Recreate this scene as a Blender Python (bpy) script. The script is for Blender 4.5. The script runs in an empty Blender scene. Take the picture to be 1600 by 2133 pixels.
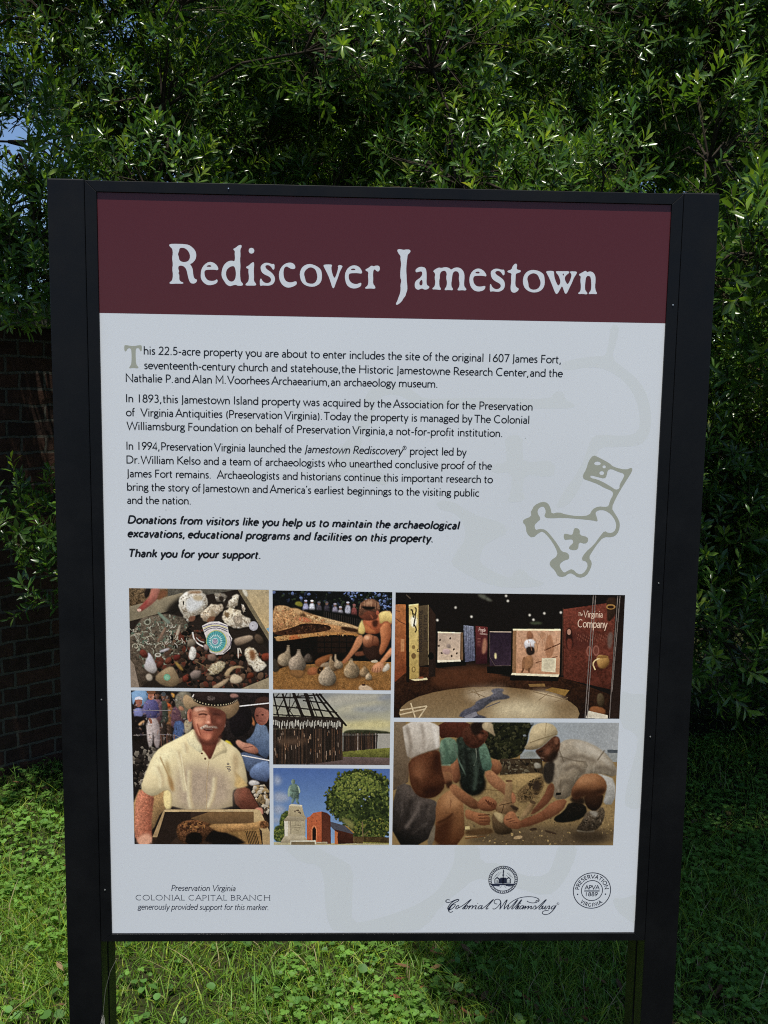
import bpy, math, random
import numpy as np
from mathutils import Vector, Matrix
from mathutils.geometry import tessellate_polygon
sc = bpy.context.scene
R = math.radians
# ---------------------------------------------------------------- camera, sky, sun, exposure
PZ = 1.38                                   # height of the middle of the sign panel; the panel lies in the plane y = 0 facing -y
PW, PH = 0.914, 1.2446
def make_camera():
    cd = bpy.data.cameras.new('camera'); cam = bpy.data.objects.new('camera', cd); sc.collection.objects.link(cam); sc.camera = cam
    yaw, pit, rol = .0318, .124, .0159
    f = Vector((math.sin(yaw)*math.cos(pit), math.cos(yaw)*math.cos(pit), -math.sin(pit))); r = Vector((math.cos(yaw), -math.sin(yaw), 0)); u = r.cross(f)
    r2 = r*math.cos(rol)+u*math.sin(rol); u2 = -r*math.sin(rol)+u*math.cos(rol)
    m = Matrix((r2, u2, -f)).transposed().to_4x4(); m.translation = (-.0467, -1.5754, PZ+.3164); cam.matrix_world = m
    cd.sensor_width = 36; cd.sensor_fit = 'AUTO'; cd.lens = 36*2000/2133; cd.clip_start = .05; cd.clip_end = 500
make_camera()
SUN_EL, SUN_AZ = 74.0, 188.0                # degrees; azimuth clockwise from +y: the sun stands high, behind the camera
w = bpy.data.worlds.new('World'); sc.world = w; w.use_nodes = True
sky = w.node_tree.nodes.new('ShaderNodeTexSky'); sky.sky_type = 'NISHITA'; sky.sun_disc = False; sky.sun_elevation = R(SUN_EL); sky.sun_rotation = R(SUN_AZ); sky.air_density = .75; sky.dust_density = .3; sky.ozone_density = 3.5
bg = w.node_tree.nodes['Background']; bg.inputs['Strength'].default_value = .13; w.node_tree.links.new(sky.outputs[0], bg.inputs['Color'])
ld = bpy.data.lights.new('sun', 'SUN'); ld.energy = 5.0; ld.angle = R(.53); ld.color = (1, .96, .88)
sun = bpy.data.objects.new('sun', ld); sc.collection.objects.link(sun)
sd = Vector((math.sin(R(SUN_AZ))*math.cos(R(SUN_EL)), math.cos(R(SUN_AZ))*math.cos(R(SUN_EL)), math.sin(R(SUN_EL))))
sun.rotation_euler = sd.to_track_quat('Z', 'Y').to_euler(); sun.location = sd*20
sc.view_settings.view_transform = 'Standard'; sc.view_settings.look = 'None'; sc.view_settings.exposure = 0.08; sc.view_settings.gamma = 1
sc.render.engine = 'CYCLES'; sc.cycles.filter_width = 1.1; sc.cycles.use_denoising = False; sc.cycles.max_bounces = 8; sc.cycles.transmission_bounces = 4
# ---------------------------------------------------------------- helpers
def mesh_obj(name, v, f, mat=None, parent=None, cols=None, smooth=False, matidx=None):
    me = bpy.data.meshes.new(name)
    if isinstance(f, np.ndarray) or (len(f) and isinstance(f, tuple) and isinstance(f[0], np.ndarray)):
        v = np.asarray(v, np.float32); groups = f if isinstance(f, tuple) else (f,)
        lens = np.concatenate([np.full(len(g), g.shape[1], np.int32) for g in groups]); idx = np.concatenate([g.ravel() for g in groups]).astype(np.int32)
        me.vertices.add(len(v)); me.vertices.foreach_set('co', v.ravel()); me.loops.add(len(idx)); me.loops.foreach_set('vertex_index', idx)
        me.polygons.add(len(lens)); me.polygons.foreach_set('loop_start', np.concatenate([[0], np.cumsum(lens)[:-1]]).astype(np.int32)); me.update(calc_edges=True)
    else:
        me.from_pydata([tuple(p) for p in v], [], [tuple(q) for q in f])
    if cols is not None:
        at = me.color_attributes.new('tint', 'FLOAT_COLOR', 'POINT'); c = np.ones((len(me.vertices), 4), np.float32); c[:, :3] = cols; at.data.foreach_set('color', c.ravel())
    for m in (mat if isinstance(mat, (list, tuple)) else [mat]):
        if m: me.materials.append(m)
    if matidx is not None: me.polygons.foreach_set('material_index', np.asarray(matidx, np.int32))
    if smooth: me.polygons.foreach_set('use_smooth', np.ones(len(me.polygons), bool))
    me.validate(); me.update()
    o = bpy.data.objects.new(name, me); sc.collection.objects.link(o)
    if parent: o.parent = parent
    return o
def empty(name, loc=(0, 0, 0)):
    o = bpy.data.objects.new(name, None); o.location = loc; o.empty_display_size = .1; sc.collection.objects.link(o); return o
def tag(o, label=None, cat=None, group=None, kind=None):
    for k, x in (('label', label), ('category', cat), ('group', group), ('kind', kind)):
        if x: o[k] = x
    return o
class MB:
    def __init__(s): s.v = []; s.f = []
    def box(s, x0, x1, y0, y1, z0, z1):
        b = len(s.v); s.v += [(x, y, z) for z in (z0, z1) for y in (y0, y1) for x in (x0, x1)]
        s.f += [(b, b+2, b+3, b+1), (b+4, b+5, b+7, b+6), (b, b+1, b+5, b+4), (b+2, b+6, b+7, b+3), (b, b+4, b+6, b+2), (b+1, b+3, b+7, b+5)]
    def tube(s, pts, rad, n=7, cap=True):
        pts = [Vector(p) for p in pts]; b = len(s.v); ref = Vector((.31, .2, .93))
        for i, p in enumerate(pts):
            t = (pts[min(i+1, len(pts)-1)]-pts[max(i-1, 0)]).normalized(); a = t.cross(ref).normalized(); c = t.cross(a); r = rad[i] if isinstance(rad, (list, tuple)) else rad
            s.v += [tuple(p+(a*math.cos(k*2*math.pi/n)+c*math.sin(k*2*math.pi/n))*r) for k in range(n)]
        for i in range(len(pts)-1):
            s.f += [(b+i*n+k, b+i*n+(k+1) % n, b+(i+1)*n+(k+1) % n, b+(i+1)*n+k) for k in range(n)]
        if cap: s.f += [tuple(b+k for k in range(n))[::-1], tuple(b+(len(pts)-1)*n+k for k in range(n))]
    def obj(s, name, mat, parent=None, bevel=0, smooth=False):
        o = mesh_obj(name, s.v, s.f, mat, parent, smooth=smooth)
        if bevel:
            m = o.modifiers.new('edge', 'BEVEL'); m.width = bevel; m.segments = 2; m.limit_method = 'ANGLE'
        return o
def material(name, base=(.5, .5, .5), rough=.5, spec=.5, attr=None, transl=0):
    m = bpy.data.materials.new(name); m.use_nodes = True; n, l = m.node_tree.nodes, m.node_tree.links; p = n['Principled BSDF']
    p.inputs['Base Color'].default_value = (*base, 1); p.inputs['Roughness'].default_value = rough; p.inputs['Specular IOR Level'].default_value = spec
    if attr:
        a = n.new('ShaderNodeVertexColor'); a.layer_name = attr; l.new(a.outputs['Color'], p.inputs['Base Color'])
    if transl:
        t = n.new('ShaderNodeBsdfTranslucent'); mx = n.new('ShaderNodeMixShader'); mx.inputs[0].default_value = transl
        g = n.new('ShaderNodeMix'); g.data_type = 'RGBA'; g.blend_type = 'MULTIPLY'; g.inputs[0].default_value = 1; g.inputs[7].default_value = (2.2, 2.2, .8, 1); g.clamp_result = False
        if attr: l.new(a.outputs['Color'], g.inputs[6])
        else: g.inputs[6].default_value = (*base, 1)
        l.new(g.outputs[2], t.inputs['Color']); l.new(p.outputs[0], mx.inputs[1]); l.new(t.outputs[0], mx.inputs[2]); l.new(mx.outputs[0], n['Material Output'].inputs['Surface'])
    return m, n, l, p
def node(n, kind, **k):
    o = n.new(kind)
    for a, b in k.items():
        if a.startswith('i_'): o.inputs[a[2:].replace('_', ' ')].default_value = b
        else: setattr(o, a, b)
    return o
def ramp(n, l, src, stops):
    r = n.new('ShaderNodeValToRGB'); l.new(src, r.inputs[0]); e = r.color_ramp.elements
    while len(e) < len(stops): e.new(.5)
    for q, (pos, c) in zip(e, stops): q.position = pos; q.color = (*c, 1)
    return r.outputs['Color']
# ---------------------------------------------------------------- ground
def build_ground():
    m, n, l, p = material('lawn_soil', rough=.95, spec=.1); tc = n.new('ShaderNodeTexCoord')
    a = node(n, 'ShaderNodeTexNoise', i_Scale=2.2, i_Detail=8, i_Roughness=.65); b = node(n, 'ShaderNodeTexNoise', i_Scale=70, i_Detail=5, i_Roughness=.7)
    l.new(tc.outputs['Object'], a.inputs['Vector']); l.new(tc.outputs['Object'], b.inputs['Vector'])
    mx = node(n, 'ShaderNodeMix', data_type='RGBA'); l.new(b.outputs['Fac'], mx.inputs[0])
    l.new(ramp(n, l, a.outputs['Fac'], [(.35, (.03, .042, .012)), (.55, (.042, .05, .017)), (.7, (.075, .052, .03))]), mx.inputs[6]); l.new(ramp(n, l, a.outputs['Fac'], [(.3, (.02, .03, .009)), (.7, (.045, .034, .02))]), mx.inputs[7])
    l.new(mx.outputs[2], p.inputs['Base Color']); bp = node(n, 'ShaderNodeBump', i_Strength=.8, i_Distance=.02); l.new(b.outputs['Fac'], bp.inputs['Height']); l.new(bp.outputs[0], p.inputs['Normal'])
    N = 90; g = np.linspace(-1, 1, N); g = np.sign(g)*np.abs(g)**2.2*60; X, Y = np.meshgrid(g, g+2); Z = ground_z(X, Y)
    i = np.arange(N*N).reshape(N, N); q = np.stack([i[:-1, :-1], i[:-1, 1:], i[1:, 1:], i[1:, :-1]], -1).reshape(-1, 4)
    tag(mesh_obj('ground', np.c_[X.ravel(), Y.ravel(), Z.ravel()], q, m, smooth=True), kind='structure')
def ground_z(x, y): return .018*np.sin(1.7*x+.6)*np.cos(1.3*y)+.012*np.sin(3.1*x-2.2*y)
build_ground()
# ---------------------------------------------------------------- old brick wall running away to the right behind the trees
WALL_P, WALL_D = Vector((-1.5, 2.5, 0)), Vector((.75, .66, 0)).normalized()
def build_wall():
    root = empty('brick_wall', WALL_P); root.rotation_euler.z = math.atan2(WALL_D.y, WALL_D.x)
    tag(root, 'old red brick garden wall with plain stone coping in the shade of the trees', 'wall')
    m, n, l, p = material('old_brick', rough=.92, spec=.15); tc = n.new('ShaderNodeTexCoord'); mp = n.new('ShaderNodeMapping'); l.new(tc.outputs['Object'], mp.inputs['Vector']); mp.inputs['Rotation'].default_value = (R(90), 0, 0)
    wob = node(n, 'ShaderNodeTexNoise', i_Scale=9, i_Detail=3); l.new(tc.outputs['Object'], wob.inputs['Vector'])
    ad = node(n, 'ShaderNodeMixRGB', blend_type='LINEAR_LIGHT'); ad.inputs[0].default_value = .012; l.new(mp.outputs[0], ad.inputs[1]); l.new(wob.outputs['Color'], ad.inputs[2])
    b = node(n, 'ShaderNodeTexBrick', offset=.5, squash=.52, squash_frequency=2); b.inputs['Scale'].default_value = 1; b.inputs['Brick Width'].default_value = .215; b.inputs['Row Height'].default_value = .0675; b.inputs['Mortar Size'].default_value = .0065; b.inputs['Mortar Smooth'].default_value = .25
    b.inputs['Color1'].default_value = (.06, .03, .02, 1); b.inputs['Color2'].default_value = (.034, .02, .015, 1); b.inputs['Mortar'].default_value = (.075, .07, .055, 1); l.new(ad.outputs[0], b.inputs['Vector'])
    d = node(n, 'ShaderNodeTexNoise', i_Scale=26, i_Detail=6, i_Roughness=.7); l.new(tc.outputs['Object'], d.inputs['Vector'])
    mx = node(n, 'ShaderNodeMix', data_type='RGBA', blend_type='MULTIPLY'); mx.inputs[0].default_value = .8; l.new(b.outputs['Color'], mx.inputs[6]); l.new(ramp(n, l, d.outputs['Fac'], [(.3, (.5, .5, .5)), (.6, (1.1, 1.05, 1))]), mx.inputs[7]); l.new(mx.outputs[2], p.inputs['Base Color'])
    iv = node(n, 'ShaderNodeMath', operation='SUBTRACT'); l.new(d.outputs['Fac'], iv.inputs[0]); l.new(b.outputs['Fac'], iv.inputs[1])
    bp = node(n, 'ShaderNodeBump', i_Strength=.9, i_Distance=.008); l.new(iv.outputs[0], bp.inputs['Height']); l.new(bp.outputs[0], p.inputs['Normal'])
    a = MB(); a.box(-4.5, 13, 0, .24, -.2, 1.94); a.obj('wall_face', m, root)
    s, n, l, p = material('stone_coping', (.30, .28, .23), .9, .2); d = node(n, 'ShaderNodeTexNoise', i_Scale=14, i_Detail=7, i_Roughness=.7); l.new(ramp(n, l, d.outputs['Fac'], [(.3, (.06, .057, .043)), (.65, (.12, .113, .09))]), p.inputs['Base Color'])
    bp = node(n, 'ShaderNodeBump', i_Strength=.5, i_Distance=.006); l.new(d.outputs['Fac'], bp.inputs['Height']); l.new(bp.outputs[0], p.inputs['Normal'])
    c = MB()
    for k in range(-4, 12): c.box(k*1.1, k*1.1+1.094, -.035, .275, 1.941, 2.045)
    c.obj('coping', s, root, bevel=.008)
build_wall()
# ---------------------------------------------------------------- the seven printed photographs of the sign (drawn shape by shape)
def homog(src, dst):
    A = []
    for (x, y), (u, v) in zip(src, dst):
        A.append([x, y, 1, 0, 0, 0, -u*x, -u*y]); A.append([0, 0, 0, x, y, 1, -v*x, -v*y])
    h = np.linalg.solve(np.array(A, float), np.array(dst, float).ravel())
    return np.append(h, 1).reshape(3, 3)
def happly(H, p):
    p = np.asarray(p, float); q = np.c_[p, np.ones(len(p))] @ H.T
    return q[:, :2] / q[:, 2:3]
def chaikin(p, n=1, closed=True):
    p = np.asarray(p, float)
    for _ in range(n):
        q = np.roll(p, -1, 0) if closed else p[1:]
        b = p if closed else p[:-1]
        r = np.empty((2*len(b), 2)); r[0::2] = .75*b+.25*q; r[1::2] = .25*b+.75*q
        if not closed: r = np.vstack([p[:1], r, p[-1:]])
        p = r
    return p
def boxblur(a, r):
    if r < .5: return a
    r = int(round(r))
    for ax in (0, 1):
        for _ in range(2):
            pad = [(0, 0)]*a.ndim; pad[ax] = (r+1, r)
            c = np.cumsum(np.pad(a, pad, mode='edge'), axis=ax)
            n = a.shape[ax]
            a = (np.take(c, range(2*r+1, 2*r+1+n), ax) - np.take(c, range(0, n), ax)) / (2*r+1)
    return a
class Pic:
    def __init__(s, zoom, quad, base, seed, dens=1.25):
        (zx, zy, zs) = zoom
        s.quad = [(zx+x/zs, zy+y/zs) for x, y in quad]
        s.w = int((s.quad[1][0]-s.quad[0][0])*dens); s.h = int((s.quad[3][1]-s.quad[0][1])*dens)
        s.H = homog(quad, [(0, 0), (s.w-1, 0), (s.w-1, s.h-1), (0, s.h-1)])
        s.k = dens/zs; s.light = (.45, .75)
        s.a = np.empty((s.h, s.w, 3)); s.a[:] = base
        s.rng = np.random.default_rng(seed)
    def noise(s, size, octs=3, shape=None):
        h, w = shape or (s.h, s.w); out = np.zeros((h, w)); amp = 1
        for o in range(octs):
            c = max(1.2, size*s.k/2**o); gh, gw = int(h/c)+3, int(w/c)+3
            g = s.rng.random((gh, gw)); y = np.arange(h)/c; x = np.arange(w)/c
            y0 = y.astype(int); x0 = x.astype(int); fy = (y-y0)[:, None]; fx = (x-x0)[None]
            G = lambda a, b: g[np.ix_(y0+a, x0+b)]
            out += amp*((G(0,0)*(1-fx)+G(0,1)*fx)*(1-fy)+(G(1,0)*(1-fx)+G(1,1)*fx)*fy-.5); amp *= .6
        return out
    def mask(s, pts, pad=0):
        X0, X1 = max(0, int(pts[:, 0].min())-1-pad), min(s.w, int(pts[:, 0].max())+2+pad)
        Y0, Y1 = max(0, int(pts[:, 1].min())-1-pad), min(s.h, int(pts[:, 1].max())+2+pad)
        if X1 <= X0 or Y1 <= Y0: return 0, 0, np.zeros((0, 0))
        m = np.zeros((Y1-Y0, X1-X0))
        for ox, oy in ((-.25, -.25), (.25, -.25), (-.25, .25), (.25, .25)):
            x = np.arange(X0, X1)[None]+ox; y = np.arange(Y0, Y1)[:, None]+oy
            ins = np.zeros(m.shape, bool)
            for (ax, ay), (bx, by) in zip(pts, np.roll(pts, -1, 0)):
                if ay == by: continue
                ins ^= ((ay > y) != (by > y)) & (x < (bx-ax)*(y-ay)/(by-ay)+ax)
            m += ins*.25
        return Y0, X0, m
    def put(s, M, col, noise=0, ns=30, col2=None, d=None, form=None):
        Y0, X0, m = M
        if m.size == 0: return
        sl = (slice(Y0, Y0+m.shape[0]), slice(X0, X0+m.shape[1]))
        c = np.empty(m.shape+(3,)); c[:] = col
        if col2 is not None:
            ys, xs = np.nonzero(m > .3)
            if len(xs):
                yy, xx = np.mgrid[0:m.shape[0], 0:m.shape[1]]; t = xx*d[0]+yy*d[1]; lo, hi = t[ys, xs].min(), t[ys, xs].max()
                t = np.clip((t-lo)/max(hi-lo, 1e-6), 0, 1)[..., None]; c = c*(1-t)+np.array(col2, float)*t
        if noise: c = c*(1+noise*(s.noise(ns, 3, m.shape)+1.3*s.noise(9, 2, m.shape)))[..., None]
        if form is not None: c = c*form[..., None]
        s.a[sl] = s.a[sl]*(1-m[..., None])+c*m[..., None]
    def poly(s, pts, col, col2=None, d=(0, 1), noise=.1, ns=40, blur=0, sm=1, form=.26, rough=0):
        """a printed shape; rounded ones get the soft modelling light gives a solid in a photograph"""
        if rough:
            p = np.asarray(pts, float); p = np.concatenate([p+(np.roll(p, -1, 0)-p)*t for t in (0, .25, .5, .75)], 1).reshape(-1, 2); pts = p+s.rng.normal(0, rough, p.shape)
        if sm: pts = chaikin(pts, sm)
        q = happly(s.H, pts); ext = (q.max(0)-q.min(0)).min(); r = int(min(.2*ext, 14))
        M = s.mask(q, int(blur*s.k*3)+1 if blur else (2*r+2 if sm and r > 1 else 1)); fm = None
        if blur: M = M[0], M[1], boxblur(M[2], blur*s.k) if M[2].size else M[2]
        elif sm and r > 1 and form and M[2].size and min(M[2].shape) > 3:
            mb = boxblur(M[2], r); gy, gx = np.gradient(mb); fm = np.clip(1.04-form*.6*(1-np.clip((mb-.3)/.65, 0, 1))+form*1.5*r*(gx*s.light[0]+gy*s.light[1]), .4, 1.4)
            M = M[0], M[1], boxblur(M[2], .6)
        s.put(M, col, noise, ns, col2, d, fm)
    def ell(s, cx, cy, rx, ry, col, rot=0, **k):
        t = np.linspace(0, 2*math.pi, 28, endpoint=False); c, n = math.cos(math.radians(rot)), math.sin(math.radians(rot))
        x = rx*np.cos(t); y = ry*np.sin(t)
        return s.poly(np.c_[cx+x*c-y*n, cy+x*n+y*c], col, sm=0, **k)
    def line(s, pts, w, col, sm=1, **k):
        p = chaikin(pts, sm, False) if sm else np.asarray(pts, float)
        t = np.gradient(p, axis=0); t /= np.maximum(np.linalg.norm(t, axis=1), 1e-9)[:, None]; n = np.c_[-t[:, 1], t[:, 0]]
        ww = np.linspace(w[0], w[1], len(p))[:, None] if isinstance(w, tuple) else w
        s.poly(np.vstack([p+n*ww/2, (p-n*ww/2)[::-1]]), col, sm=0, **k)
    def rock(s, cx, cy, r, col, asp=.75, rot=None, n=9, **k):
        t = np.arange(n)/n*2*math.pi; q = s.rng.uniform(.72, 1.1, n)*r; a = math.radians(s.rng.uniform(0, 180) if rot is None else rot)
        x, y = q*np.cos(t), q*np.sin(t)*asp
        p = np.c_[cx+x*math.cos(a)-y*math.sin(a), cy+x*math.sin(a)+y*math.cos(a)]
        s.poly(p+[0, r*.1], [c*.35 for c in col], blur=r*.12)
        s.poly(p, col, [c*.6 for c in col], (.4, 1), **k)
    def mottle(s, pts, cols, n, size, asp=.6, sm=1, alpha=1):
        Y0, X0, m0 = s.mask(happly(s.H, chaikin(pts, sm) if sm else np.asarray(pts, float)))
        F = np.zeros((s.h, s.w)); F[Y0:Y0+m0.shape[0], X0:X0+m0.shape[1]] = m0
        ys, xs = np.nonzero(F > .5)
        for i in range(n):
            j = s.rng.integers(len(xs)); r = size*s.k*s.rng.uniform(.4, 1.2); t = np.arange(7)/7*6.283
            a = s.rng.uniform(0, 3.14); q = s.rng.uniform(.6, 1.15, 7)*r; x = q*np.cos(t); y = q*np.sin(t)*asp
            p = np.c_[xs[j]+x*math.cos(a)-y*math.sin(a), ys[j]+x*math.sin(a)+y*math.cos(a)]
            y0, x0, m = s.mask(p); m = m*F[y0:y0+m.shape[0], x0:x0+m.shape[1]]*alpha
            c = np.array(cols[s.rng.integers(len(cols))], float)
            s.put((y0, x0, m), c*1.12, col2=c*.8, d=(.4, 1))
    def finish(s, sat=.9, con=1.08, mid=96, gain=1.0, grain=5):
        g = s.a.mean(2, keepdims=True); a = g+(s.a-g)*sat
        a = (a-mid)*con+mid
        det = s.a-boxblur(s.a, 2.5)
        a = a*gain+det*.35+s.rng.normal(0, grain, a.shape[:2])[..., None]
        s.a = np.clip(a, 10, 250); return s

def pic_finds():
    P = Pic((260, 1220, 16/3), [(45, 33), (1598, 48), (1597, 1150), (63, 1135)], (44, 36, 32), 1)
    W = P.poly; full = [(0, 0), (1600, 0), (1600, 1160), (0, 1160)]
    W([(40, 380), (640, 290), (760, 600), (200, 1140), (60, 1140)], (98, 88, 74), (70, 58, 48), noise=.3, ns=30)
    W([(40, 30), (620, 30), (610, 110), (40, 250)], (112, 92, 66), (84, 66, 46), noise=.5, ns=24, sm=0)
    W([(480, 30), (1290, 40), (1000, 90), (600, 150), (470, 170)], (88, 84, 74), noise=.2, sm=0)
    W([(40, 240), (230, 190), (640, 82), (650, 215), (590, 260), (45, 402)], (150, 138, 112), (122, 112, 90), (0, 1), noise=.12, ns=60, sm=0)
    W([(560, 160), (660, 120), (640, 320), (460, 330), (450, 275)], (34, 30, 27), blur=20)
    P.mottle([(60, 400), (640, 300), (800, 650), (300, 1000), (80, 800)], [(132, 136, 116), (150, 148, 130), (66, 60, 50), (108, 100, 84), (88, 104, 88)], 260, 26, .4)
    P.mottle([(650, 400), (900, 500), (1250, 800), (1550, 700), (1600, 1140), (350, 1140), (300, 800)], [(62, 46, 38), (84, 62, 50), (30, 25, 22), (104, 80, 62), (24, 20, 18), (96, 52, 40)], 340, 40, .7)
    for k in range(150):
        x, y = P.rng.uniform(330, 1580), P.rng.uniform(420, 1130)
        if y > 1130-.0*x and x+y > 900: P.rock(x, y, P.rng.uniform(12, 34), [(150, 132, 112), (96, 74, 58), (60, 46, 38), (176, 162, 142), (120, 60, 46), (84, 70, 60)][P.rng.integers(6)], n=7)
    for k in range(70):
        x, y = P.rng.uniform(70, 640), P.rng.uniform(420, 700); a = P.rng.uniform(0, 3.1); r = P.rng.uniform(14, 40); P.line([(x, y), (x+r*math.cos(a), y+r*math.sin(a)+6), (x+1.6*r*math.cos(a+.5), y+1.6*r*math.sin(a+.5))], 7, [(160, 156, 138), (112, 118, 100), (60, 58, 50), (186, 180, 164)][P.rng.integers(4)])
    # hand
    W([(225, 30), (300, 30), (250, 150), (215, 130)], (38, 30, 28))
    W([(290, 30), (392, 30), (385, 110), (330, 190), (215, 272), (170, 296), (135, 284), (140, 262), (240, 165), (280, 110)], (186, 122, 104), (150, 74, 64), (-.6, 1))
    W([(228, 175), (262, 160), (240, 225), (175, 275), (165, 260)], (158, 70, 64), blur=10)
    W([(132, 276), (148, 260), (180, 264), (182, 288), (150, 296)], (208, 172, 154))
    W([(392, 45), (470, 60), (470, 110), (345, 185)], (116, 76, 52), blur=10)
    # right edge boards
    W([(1250, 45), (1300, 45), (1600, 545), (1600, 620)], (122, 110, 84), noise=.15, sm=0)
    W([(1300, 45), (1600, 50), (1600, 545)], (176, 158, 122), (196, 168, 118), noise=.12, sm=0)
    W([(1290, 45), (1350, 48), (1372, 120), (1340, 130)], (206, 200, 180)); W([(1565, 480), (1600, 465), (1600, 520)], (120, 160, 176), sm=0)
    W([(1160, 60), (1240, 50), (1600, 640), (1600, 720), (1440, 520)], (36, 31, 27), blur=8)
    W([(1280, 1150), (1600, 1020), (1600, 1160)], (150, 136, 108), sm=0); W([(60, 830), (100, 880), (160, 1140), (60, 1140)], (140, 124, 108), sm=0)
    # shells
    def shell(p, hi=(222, 218, 204), lo=(168, 158, 138)):
        W(np.array(p)+[8, 14], (26, 22, 20), blur=10); W(p, hi, lo, (.3, 1), noise=.2, ns=50, rough=7); P.mottle(p, [(120, 100, 78), (150, 136, 112), (236, 232, 220), (96, 78, 60)], int(P.mask(happly(P.H, p))[2].sum()/28)+4, 20, .45, alpha=.42)
    shell([(615, 130), (700, 62), (850, 60), (905, 130), (925, 225), (850, 300), (760, 370), (700, 415), (650, 350), (600, 230)])
    W([(670, 150), (800, 120), (890, 190), (800, 280), (690, 300)], (206, 208, 206), blur=14); W([(740, 120), (850, 105), (870, 165), (780, 175)], (188, 170, 138), blur=8)
    W([(640, 170), (656, 175), (660, 225), (648, 220)], (40, 34, 30)); W([(700, 355), (790, 330), (770, 400), (710, 405)], (120, 82, 62), blur=6); W([(690, 65), (860, 60), (840, 95), (720, 90)], (150, 116, 84), blur=8)
    shell([(838, 305), (960, 215), (1060, 200), (1110, 250), (1040, 320), (920, 400), (860, 390)], (226, 214, 188), (150, 128, 102))
    W([(960, 240), (1000, 300), (990, 370), (950, 340)], (148, 130, 104), blur=8); W([(930, 350), (1010, 340), (980, 410), (900, 415)], (120, 82, 58), blur=6)
    shell([(985, 80), (1080, 85), (1130, 120), (1100, 190), (1010, 170)], (150, 144, 130), (100, 90, 78)); W([(1040, 120), (1100, 120), (1090, 180), (1050, 170)], (48, 40, 34))
    shell([(1140, 200), (1180, 140), (1250, 90), (1266, 130), (1240, 230), (1200, 262), (1130, 240)], (220, 212, 192), (170, 158, 134))
    shell([(1080, 320), (1150, 250), (1290, 280), (1300, 330), (1400, 370), (1400, 440), (1300, 470), (1210, 480), (1130, 430), (1080, 380)], (200, 186, 154), (214, 206, 190))
    W([(1190, 340), (1300, 330), (1310, 440), (1230, 470)], (158, 144, 124), noise=.3, ns=14); W([(1100, 300), (1160, 300), (1150, 360), (1110, 350)], (120, 96, 66), blur=6)
    shell([(1290, 200), (1325, 215), (1338, 300), (1310, 300)], (216, 206, 190))
    P.ell(1427, 450, 50, 52, (168, 166, 172)); P.ell(1422, 446, 38, 40, (184, 182, 188)); P.ell(1420, 448, 6, 6, (60, 56, 60))
    # painted plate shard
    pl = [(855, 450), (940, 405), (1040, 400), (1138, 440), (1150, 520), (1190, 590), (1170, 700), (1090, 765), (1000, 775), (940, 740), (930, 680)]
    W(np.array(pl)+[10, 16], (22, 18, 16), blur=10); W(pl, (214, 208, 204), (190, 182, 176), sm=0)
    for o, c in ((0, (96, 86, 116)), (20, (200, 190, 120)), (36, (92, 84, 110)), (58, (80, 74, 100))):
        P.line([(862+o*.3, 462+o*1.0), (940, 432+o*.8), (1040, 424+o*.8), (1138, 456+o)], 9, c)
    P.line([(1160, 560), (1182, 620), (1160, 690), (1090, 752)], 10, (84, 74, 92))
    P.ell(1015, 622, 116, 124, (170, 184, 106)); P.ell(1013, 622, 106, 114, (84, 160, 160)); P.ell(1010, 622, 78, 84, (96, 172, 176))
    for i in range(22):
        a = i/22*6.283; P.line([(1003+44*math.cos(a), 622+46*math.sin(a)), (1010+108*math.cos(a), 622+116*math.sin(a))], 5, (58, 120, 128)); P.ell(1006+62*math.cos(a+.14), 622+66*math.sin(a+.14), 6, 12, (176, 212, 208), rot=math.degrees(a)+90)
    for r, c in ((34, (196, 206, 210)), (27, (50, 66, 112)), (20, (190, 190, 204)), (13, (110, 82, 120)), (6, (210, 200, 206))): P.ell(1000, 622, r, r*1.06, c)
    P.line([(750, 520), (765, 600), (810, 650), (870, 680)], 16, (206, 200, 192)); P.line([(790, 580), (830, 620), (880, 634)], 12, (170, 162, 152))
    P.rock(900, 690, 42, (180, 158, 148)); P.rock(735, 640, 60, (150, 136, 116)); W([(720, 700), (745, 670), (800, 715), (770, 840), (700, 815)], (196, 194, 184), noise=.25, ns=14)
    W([(1200, 600), (1280, 570), (1410, 545), (1430, 600), (1300, 660), (1230, 672)], (176, 156, 132), (112, 92, 74)); P.rock(1490, 600, 70, (98, 80, 64))
    shell([(1325, 700), (1400, 675), (1450, 720), (1490, 800), (1560, 860), (1545, 930), (1470, 958), (1390, 910), (1340, 820)], (206, 192, 160), (224, 216, 196)); W([(1370, 720), (1430, 710), (1460, 800), (1400, 850)], (128, 84, 52), blur=12)
    shell([(915, 930), (980, 870), (1080, 835), (1115, 880), (1080, 950), (990, 1000), (930, 990)], (196, 184, 152), (160, 146, 112))
    P.line([(780, 840), (935, 930)], 9, (112, 92, 66)); P.rock(965, 800, 60, (148, 120, 104)); P.rock(785, 990, 70, (150, 132, 122), n=11)
    W([(1090, 1000), (1150, 910), (1260, 885), (1345, 920), (1230, 915), (1170, 960), (1150, 1020)], (176, 150, 112)); W([(1150, 1075), (1190, 970), (1290, 1010), (1310, 1060), (1240, 1095)], (190, 172, 142))
    W([(935, 1140), (1080, 1060), (1150, 1022), (1165, 1045), (1060, 1140)], (168, 144, 114))
    W([(310, 1030), (430, 930), (520, 890), (570, 960), (612, 1060), (560, 1130), (420, 1120)], (156, 134, 102), (118, 98, 72)); P.ell(466, 1022, 38, 38, (104, 160, 128)); P.ell(466, 1022, 27, 27, (128, 178, 146))
    W([(250, 740), (290, 770), (345, 880), (360, 940), (320, 985), (250, 960), (205, 910), (230, 850)], (196, 196, 206), (168, 160, 152)); W([(225, 1000), (270, 975), (310, 1010), (300, 1060), (245, 1065)], (170, 158, 140))
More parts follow.
